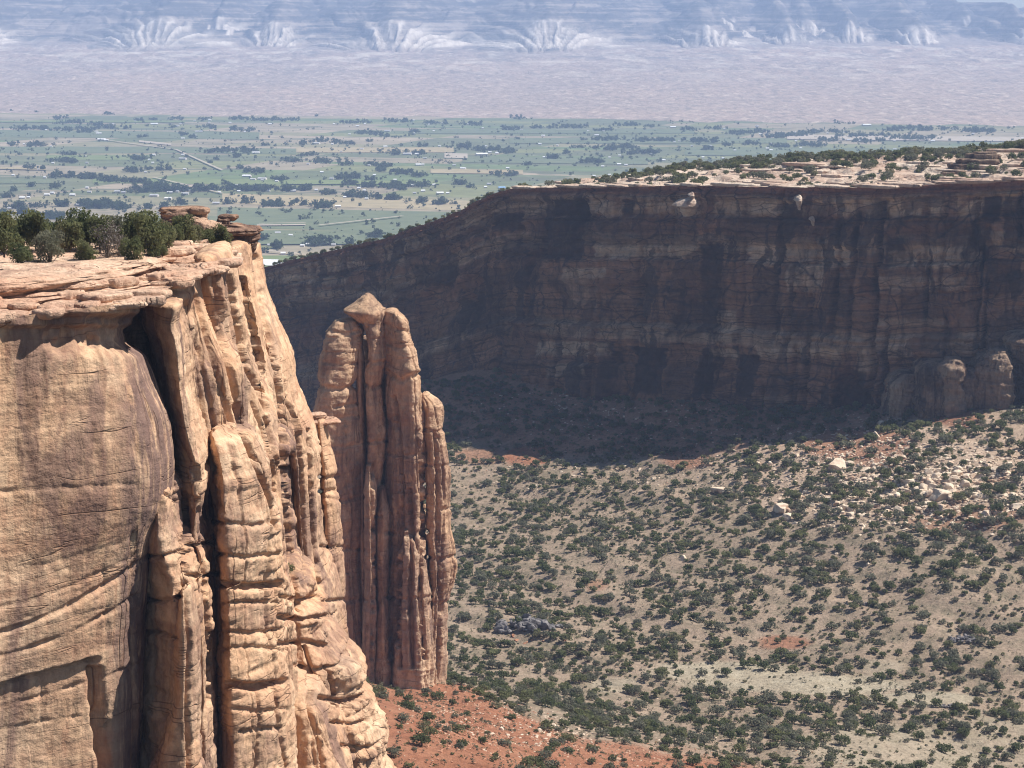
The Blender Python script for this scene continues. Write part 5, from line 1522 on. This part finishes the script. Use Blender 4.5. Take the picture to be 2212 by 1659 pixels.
for (px_, y0, za, hw, gain) in SPUR:
    if y0 < 17600: za, hw = za + 16, hw * 1.12
    x0 = float(X_at(px_, y0, za))
    yr = BY - y0
    ax = x0 + .06 * x0 / 4000 * yr + 110 * fbm(BY / 800, px_, 0, 2) * sstep(0, 500, yr)
    dxx = (BX - ax) + 40 * w1
    r = np.hypot(dxx, np.clip(-yr, 0, None) * .8)
    th_ = np.arctan2(dxx, 260 + np.clip(yr, 0, None) * .5 - np.clip(-yr, 0, 700) * .2)
    lump = fbm(th_ * 5.5, px_ * .37, r / 1300, 2)
    rill = np.abs(fbm(th_ * 6.0 + .8 * lump, px_ * .11, r / 1500, 2))
    zt = za + gain * (np.clip(yr, 0, None) * .085 + 45 * sstep(60, 260, yr) + 70 * sstep(700, 1000, yr))
    zt = np.minimum(zt, crest + 40)
    rr_ = r / hw * (1 + .25 * lump)
    drop = 190 * (1 - np.exp(-1.1 * rr_)) / (1 - math.exp(-1.1))
    drop = drop + 44 * (.34 - rill).clip(0) / .34 * sstep(.04, .30, rr_) * sstep(1.5, .9, rr_)
    drop = drop + .16 * np.clip(r - hw, 0, None)
    h_ = zt - drop
    on_ = h_ > BZ
    bandz = h_ - (za + 2)                       # hard beds: a dark step just above the pale shale
    SHALE = np.where(on_, sstep(4, -14, bandz + 16 * lump) * (.25 + .75 * sstep(.08, .26, rill + .12 * lump)) * sstep(330, -60, yr + 120 * lump) * sstep(1.05, .8, rr_), SHALE)
    BAND = np.where(on_, np.exp(-((bandz - 14 + 8 * lump) / 12) ** 2) + .8 * np.exp(-((bandz - 62 + 14 * lump) / 14) ** 2) + .8 * np.exp(-((bandz - 125 + 20 * lump) / 16) ** 2), BAND)
    BZ = np.maximum(BZ, h_)
esc = 19300 + 350 * fbm(BX / 1300, 1, 1, 3)
up = crest * sstep(-900, 1300, BY - esc) - 500 * (1 - sstep(-900, 1300, BY - esc))
up = up + 150 * (np.abs(fbm(BX / 420, BY / 1300, 3.7, 3)) - .2) * sstep(-900, -200, BY - esc)
BAND = np.where(up > BZ, sstep(.1, .5, np.sin(up / 21 + 3 * fbm(BX / 900, BY / 900, 3, 3))), BAND)
SHALE = np.where(up > BZ, 0, SHALE)
BZ = np.maximum(BZ, up)
ridge_on = sstep(4, 40, BZ - BASE)
BZ = BZ + (9 * fbm(BX / 55, BY / 70, 4, 3) + 45 * (np.abs(fbm(BX / 190, BY / 420, 8.3, 3)) - .22) * sstep(-60, 40, BZ)) * ridge_on
BZ = np.minimum(BZ, (crest + 5 * fbm(BX / 120, 0, 3, 3)) * BY / 20500 + 4)
BZ[BY > 21500] = np.minimum(BZ[BY > 21500], crest[BY > 21500])
m = Mat('shale and sandstone cliffs')
up_ = m.mix(m.ramp(m.noise((.004, .002, .006), 5, .7), [(.40, 0.0), (.60, 1.0)]), (.17, .14, .12), (.085, .078, .07))
up_ = m.mix(m.ramp(m.noise((.012, .004, .02), 5, .75, off=(1, 5, 2)), [(.52, 0.0), (.64, .8)]), up_, (.34, .275, .22))
lay = m.math('ADD', m.math('MULTIPLY', m.noise((.0012, .0006, .045), 4, .65, .2), .62), m.math('MULTIPLY', m.noise((.0035, .0015, .006), 5, .7, .4, off=(6, 2, 0)), .38))
up_ = m.mix(m.ramp(lay, [(.505, 0.0), (.55, .7)]), up_, (.40, .33, .27))
up_ = m.mix(m.ramp(lay, [(.43, .85), (.47, 0.0)]), up_, (.05, .047, .047))
up_ = m.mix(m.math('MULTIPLY', m.attr('band'), .75), up_, (.05, .046, .046))
shl = m.mix(m.ramp(m.noise((.02, .006, .012), 5, .7, .3), [(.44, 0.0), (.56, 1.0)]), (.74, .65, .55), (.54, .465, .39))
col = m.mix(m.attr('shale'), up_, shl)
fl_ = m.mix(m.ramp(m.noise((.012, .006, .01), 5, .7), [(.42, 0.0), (.6, 1.0)]), (.36, .29, .24), (.27, .22, .19))
col = m.mix(m.attr('rise'), fl_, col)
m.color(col)
m.bump(m.noise((.014, .010, .02), 6, .7), 22, 1.0)
o = link('far_hills', make_mesh('far_hills', np.stack([BX, BY, BZ], -1).reshape(-1, 3), grid_faces(len(bx), len(by)), m.m, attrs={'shale': SHALE.ravel(), 'band': np.clip(BAND, 0, 1).ravel(), 'rise': sstep(2, 22, BZ - BASE).ravel()}))
tag(o, kind='structure')

# ------------------------------------------------------------------ cottonwoods and farms in the valley
CW = [plant_mesh('cottonwood', 220 + i, 8 + i, 150, .12, M_COTTON, sp_, .05) for i, sp_ in enumerate((.5, .6, .42, .7))]
CR1 = [(90,725,30),(240,730,30),(885,722,30),(1125,728,30),(1160,728,20),(690,742,60),(400,768,120),(480,800,200),(150,840,120),(270,838,150),(440,845,250),(550,860,120),(640,815,130),(720,835,200),(900,785,60),(1000,778,60),(1160,778,80),(1330,780,80),(1550,775,150),(1700,780,200),(1870,782,150),(2045,755,25),(1120,828,50),(1350,830,120),(1520,845,100),(1620,852,100),(900,893,40),(945,888,30),(1195,880,60),(1250,895,60),(80,942,60),(230,945,180),(2100,920,90),(2180,925,60),(1960,938,100),(1715,945,30),(1370,992,80),(1500,985,200),(1600,982,100),(445,1005,60),(390,1050,130),(470,1055,50),(910,1035,130),(1405,1038,35),(1365,1055,30),(1540,1022,40),(1900,1050,100),(2000,1010,90),(2100,1055,130),(870,1115,110),(960,1100,40),(1030,1105,50),(1090,1105,60),(160,1095,40),(220,1098,45),(285,1102,45),(380,1150,120),(480,1150,120),(600,1158,170),(720,1175,160),(850,1185,180),(1000,1212,200),(1150,1238,200),(930,1245,250),(1300,1240,80),(1390,1235,110),(1500,1215,60),(1650,1120,110),(1550,1095,40),(1800,1170,50),(1830,1168,50),(1560,1235,160),(1700,1240,130),(1850,1240,120),(1980,1235,100),(2140,1262,80),(200,1210,30),(360,1215,50),(90,1240,30),(40,1280,60),(400,1340,80),(600,1350,150),(720,1350,170),(800,1355,60),(560,1335,120),(680,1335,150),(100,1350,100),(220,1345,50),(975,1350,50),(1070,1350,60),(1170,1325,70),(1600,1320,70),(1780,1335,150),(1920,1315,30),(1970,1332,40),(2090,1345,130),(220,1410,100),(350,1415,120),(1480,1325,40),(30,1395,50),(140,1385,60),(1790,1610,60),(2050,1590,120),(1700,1560,50)]
CR2 = [(100,800,200),(330,790,80),(400,795,90),(620,805,150),(840,812,100),(1150,770,110),(1100,842,150),(1270,832,60),(1400,830,150),(1530,830,120),(1700,850,120),(1850,815,150),(1990,825,60),(30,935,100),(150,870,150),(240,880,90),(480,860,60),(310,890,70),(180,920,40),(530,950,70),(800,960,140),(950,975,250),(1080,990,130),(1140,905,40),(350,1002,100),(500,1000,70),(1500,958,30),(1530,958,30),(1560,958,25),(1640,965,50),(1750,975,130),(1850,960,160),(1900,998,120),(2000,1000,90),(1700,910,200),(1950,915,150),(2100,915,120),(1380,1030,90),(1460,998,50),(30,1070,60),(220,1075,80),(290,1085,80),(270,1110,90),(400,1130,110),(500,1145,70),(30,1160,120),(1620,1058,150),(1200,1072,30),(1010,1138,50),(1110,1140,70),(770,1198,60),(830,1215,50),(200,1170,60),(70,1200,80),(180,1215,120),(300,1220,160),(400,1230,60),(500,1210,120),(60,1275,90),(150,1280,120),(240,1290,50),(350,1295,70),(530,1315,50),(640,1325,80),(735,1325,25),(220,1545,80),(60,1590,30)]
CR3 = [(50,845,120),(100,920,150),(200,925,80),(290,945,70),(160,975,80),(440,940,100),(220,835,100),(350,870,150),(480,860,150),(600,890,200),(720,880,180),(850,860,160),(800,945,100),(880,950,100),(650,955,120),(1010,800,60),(1100,805,35),(1000,860,130),(1100,890,150),(1250,885,200),(1350,850,120),(1450,835,150),(1560,845,150),(1600,905,130),(1500,905,140),(1700,840,120),(1850,850,150),(1900,855,150),(2000,855,100),(1400,895,120),(1120,918,50),(1280,915,60),(950,915,120),(1180,925,100)]
rv = np.random.RandomState(55)
ct = []
for off, lst in ((0, CR1), (737.3, CR2), (1474.7, CR3)):
    for cx, cy, w in lst:
        x2, y2, w2 = off + cx / 3, cy / 3, w / 3
        n = max(1, int(w2 / 5.2 * 2.6))
        for _ in range(n):
            g_ = np.clip(rv.normal(0, .30), -.75, .75)
            q = on_plane(x2 + g_ * w2, y2 + rv.normal(-.5, 1.5) * min(1, w / 90) * (1.1 - abs(g_)), ZV)
            hgt = (13.5 * rv.choice([.45, .6, .75, .9, 1.0, 1.15, 1.3])) * (.8 + .2 * min(1, w / 90)) * (6500 / q[1]) ** .12
            ct.append((q[0], q[1], q[2], hgt, rv.randint(4)))
for _ in range(3000):                           # single bushes along ditches and lanes
    q = on_plane(rv.uniform(-10, 2220), rv.choice([rv.uniform(262, 360), rv.uniform(360, 560)]), ZV)
    if q[1] > edge_y(q[0]) - 60: continue
    ct.append((q[0], q[1], q[2], 3 + 9 * rv.rand() ** 2, rv.randint(4)))
ct.sort(key=lambda t: -t[3] / t[1])
CWD = ['round dark cottonwood', 'broad dark cottonwood', 'narrow tall cottonwood', 'wide spreading cottonwood']
for n, (x, y, z, hgt, kd) in enumerate(ct[:260]):
    o = link('cottonwood', CW[kd][1], (x, y, z), rz=n * 2.1, sc=(hgt * 1.05, hgt * 1.05, hgt))
    ppx = project(np.array([x, y, z]))[0]
    where = 'beyond the near cliff junipers' if ppx < 360 else 'beyond the caprocks' if ppx < 700 else 'above the sloping rim' if ppx < 1150 else 'above the far plateau'
    dist = 'in the nearer farmland' if y < 5200 else 'in the middle farmland' if y < 7400 else 'in the far farmland'
    tag(o, f'{CWD[kd]} {dist} {where}', 'cottonwood', f'cottonwoods {dist} {where}')
o = link('valley_trees', merged('valley_trees', [c[0] for c in CW], [(kd, x, y, z, hgt * 1.05, hgt, x) for x, y, z, hgt, kd in ct[260:]]))
tag(o, 'belts of dark trees across the far farmland', kind='stuff')


def house(name, w, d, hgt, roof):
    """gabled building: walls, roof with eaves"""
    x, y, e, r = w / 2, d / 2, hgt * .62, hgt
    V = [(-x, -y, -1), (x, -y, -1), (x, y, -1), (-x, y, -1), (-x, -y, e), (x, -y, e), (x, y, e), (-x, y, e), (-x, 0, r - .15), (x, 0, r - .15)]
    q = 1.04
    V += [(-x * q, -y * 1.1, e * .94), (x * q, -y * 1.1, e * .94), (x * q, 0, r), (-x * q, 0, r), (x * q, y * 1.1, e * .94), (-x * q, y * 1.1, e * .94)]
    F4 = [(0, 1, 5, 4), (2, 3, 7, 6), (10, 11, 12, 13), (13, 12, 14, 15), (3, 0, 4, 7), (1, 2, 6, 5)]
    F3 = [(4, 8, 7), (5, 6, 9)]
    fm = [0, 0, 1, 1, 0, 0, 0, 0]
    return make_mesh(name, np.array(V, float), [np.array(F4), np.array(F3)], [M_HWALL, roof], False, fm)


HS = [(0,660,910,60,'w'),(0,690,914,30,'w'),(0,1000,808,50,'w'),(0,1360,782,20,'w'),(0,1490,799,20,'w'),(0,1750,807,25,'w'),(0,1150,819,25,'g'),(0,640,870,40,'w'),(0,1290,858,50,'g'),(0,1185,902,25,'w'),(0,1185,1034,50,'g'),(0,1660,995,50,'w'),(0,2050,934,50,'g'),(0,1600,1147,60,'w'),(0,1640,1168,40,'g'),(0,1700,1165,60,'g'),(0,305,1268,40,'w'),(0,340,1256,30,'w'),(0,470,1269,40,'w'),(0,145,1288,40,'w'),(0,185,1285,18,'w'),(0,565,1222,20,'w'),(0,580,1250,30,'g'),(0,760,1248,40,'g'),(0,1000,1274,60,'g'),(0,1090,1293,50,'w'),(0,1100,1254,40,'g'),(0,1200,1262,50,'g'),(0,505,1335,20,'w'),(0,520,1366,30,'w'),(0,710,1414,18,'w'),(0,632,1416,14,'w'),(0,910,1386,20,'w'),(0,2190,1344,40,'w'),(0,1400,1324,50,'g'),(0,1800,1518,40,'g'),(0,1885,1533,30,'w'),(0,1960,1600,30,'w'),(0,1835,1651,35,'w'),(0,1740,1242,15,'w'),(0,1900,1243,40,'g'),(0,2050,1237,20,'w'),(0,2150,1164,30,'g'),(0,800,1253,30,'g'),
      (737,470,783,10,'w'),(737,600,853,15,'w'),(737,300,853,40,'g'),(737,430,1003,60,'g'),(737,490,1003,30,'w'),(737,910,1006,80,'w'),(737,1320,1024,30,'w'),(737,500,1073,40,'w'),(737,530,1072,15,'w'),(737,790,1098,40,'w'),(737,1040,1224,50,'b'),(737,460,1208,50,'w'),(737,530,1243,30,'w'),(737,640,1258,50,'w'),(737,690,1258,25,'w'),(737,115,1225,25,'w'),(737,150,1241,15,'w'),(737,935,1218,20,'w'),(737,960,1198,30,'g'),(737,1655,880,30,'w'),(737,2150,828,40,'w'),(737,1800,1070,30,'w'),(737,285,955,30,'w'),(737,940,953,15,'w'),(737,1695,1084,22,'w'),
      (1475,480,823,25,'g'),(1475,1190,815,60,'w'),(1475,1145,916,15,'w'),(1475,1075,913,30,'g'),(1475,1620,918,30,'w'),(1475,260,1031,12,'w'),(1475,130,1025,20,'w'),(1475,1880,873,20,'g')]
for _ in range(150):                            # many small houses among the trees
    t_ = ct[rv.randint(400, len(ct))]
    qx_, qy_ = project(np.array([t_[0] + rv.uniform(-60, 60), t_[1] - rv.uniform(10, 120), ZV]))
    if 262 < qy_ < 560 and t_[1] < edge_y(t_[0]) - 150:
        HS.append((0, qx_ * 3, qy_ * 3, rv.choice([8, 12, 16, 24]), rv.choice(['w', 'w', 'g'])))
RC = {'w': ('white', M_ROOFW), 'g': ('grey', M_ROOFG), 'b': ('blue', M_ROOFB)}
for i, (off, cx, cy, w, c) in enumerate(HS):
    q = on_plane(off + cx / 3, cy / 3, ZV)
    W = max(9, w / 3 * K / FPX * q[1]) * .9
    hgt = min(9, 4.5 + W * .09)
    o = link('farm_building', house('farm_building', W, min(W * .65, 22), hgt, RC[c][1]), q, rz=rv.uniform(-.25, .25))
    ppx = off + cx / 3
    where = 'beyond the near cliff junipers' if ppx < 360 else 'beyond the caprocks' if ppx < 700 else 'above the sloping rim' if ppx < 1150 else 'above the far plateau'
    dist = 'in the nearer farmland' if q[1] < 5200 else 'in the middle farmland' if q[1] < 7400 else 'in the far farmland'
    sz = 'long' if W > 40 else 'mid-sized' if W > 20 else 'small'
    tag(o, f'{sz} {RC[c][0]} roofed farm building {dist} {where}', 'building', f'farm buildings {dist} {where}')
for i in range(4):
    q = on_plane(574 + i * 5.5, 566 + i * 3.4, ZV)
    o = link('storage_shed', house('storage_shed', 46, 12, 5, M_ROOFW), q, rz=R(-14))
    tag(o, 'long white storage shed in the row beside the near cliff tip', 'building', 'row of white storage sheds')

# ------------------------------------------------------------------ air
hm = bpy.data.materials.new('haze air'); hm.use_nodes = True
ht = hm.node_tree; ht.nodes.clear()
ov = ht.nodes.new('ShaderNodeOutputMaterial'); pv = ht.nodes.new('ShaderNodeVolumePrincipled')
pv.inputs['Color'].default_value = (.48, .645, 1.0, 1)
pv.inputs['Density'].default_value = 5.7e-5
pv.inputs['Anisotropy'].default_value = 0.0
ht.links.new(pv.outputs[0], ov.inputs['Volume'])
x0, x1, y0, y1, z0, z1 = -9000, 9000, -300, 22200, ZV - 4, 420
V = np.array([(x0, y0, z0), (x1, y0, z0), (x1, y1, z0), (x0, y1, z0), (x0, y0, z1), (x1, y0, z1), (x1, y1, z1), (x0, y1, z1)], float)
F = np.array([(0, 3, 2, 1), (4, 5, 6, 7), (0, 1, 5, 4), (1, 2, 6, 5), (2, 3, 7, 6), (3, 0, 4, 7)])
o = link('haze', make_mesh('haze', V, F, hm, False)); tag(o, kind='stuff')
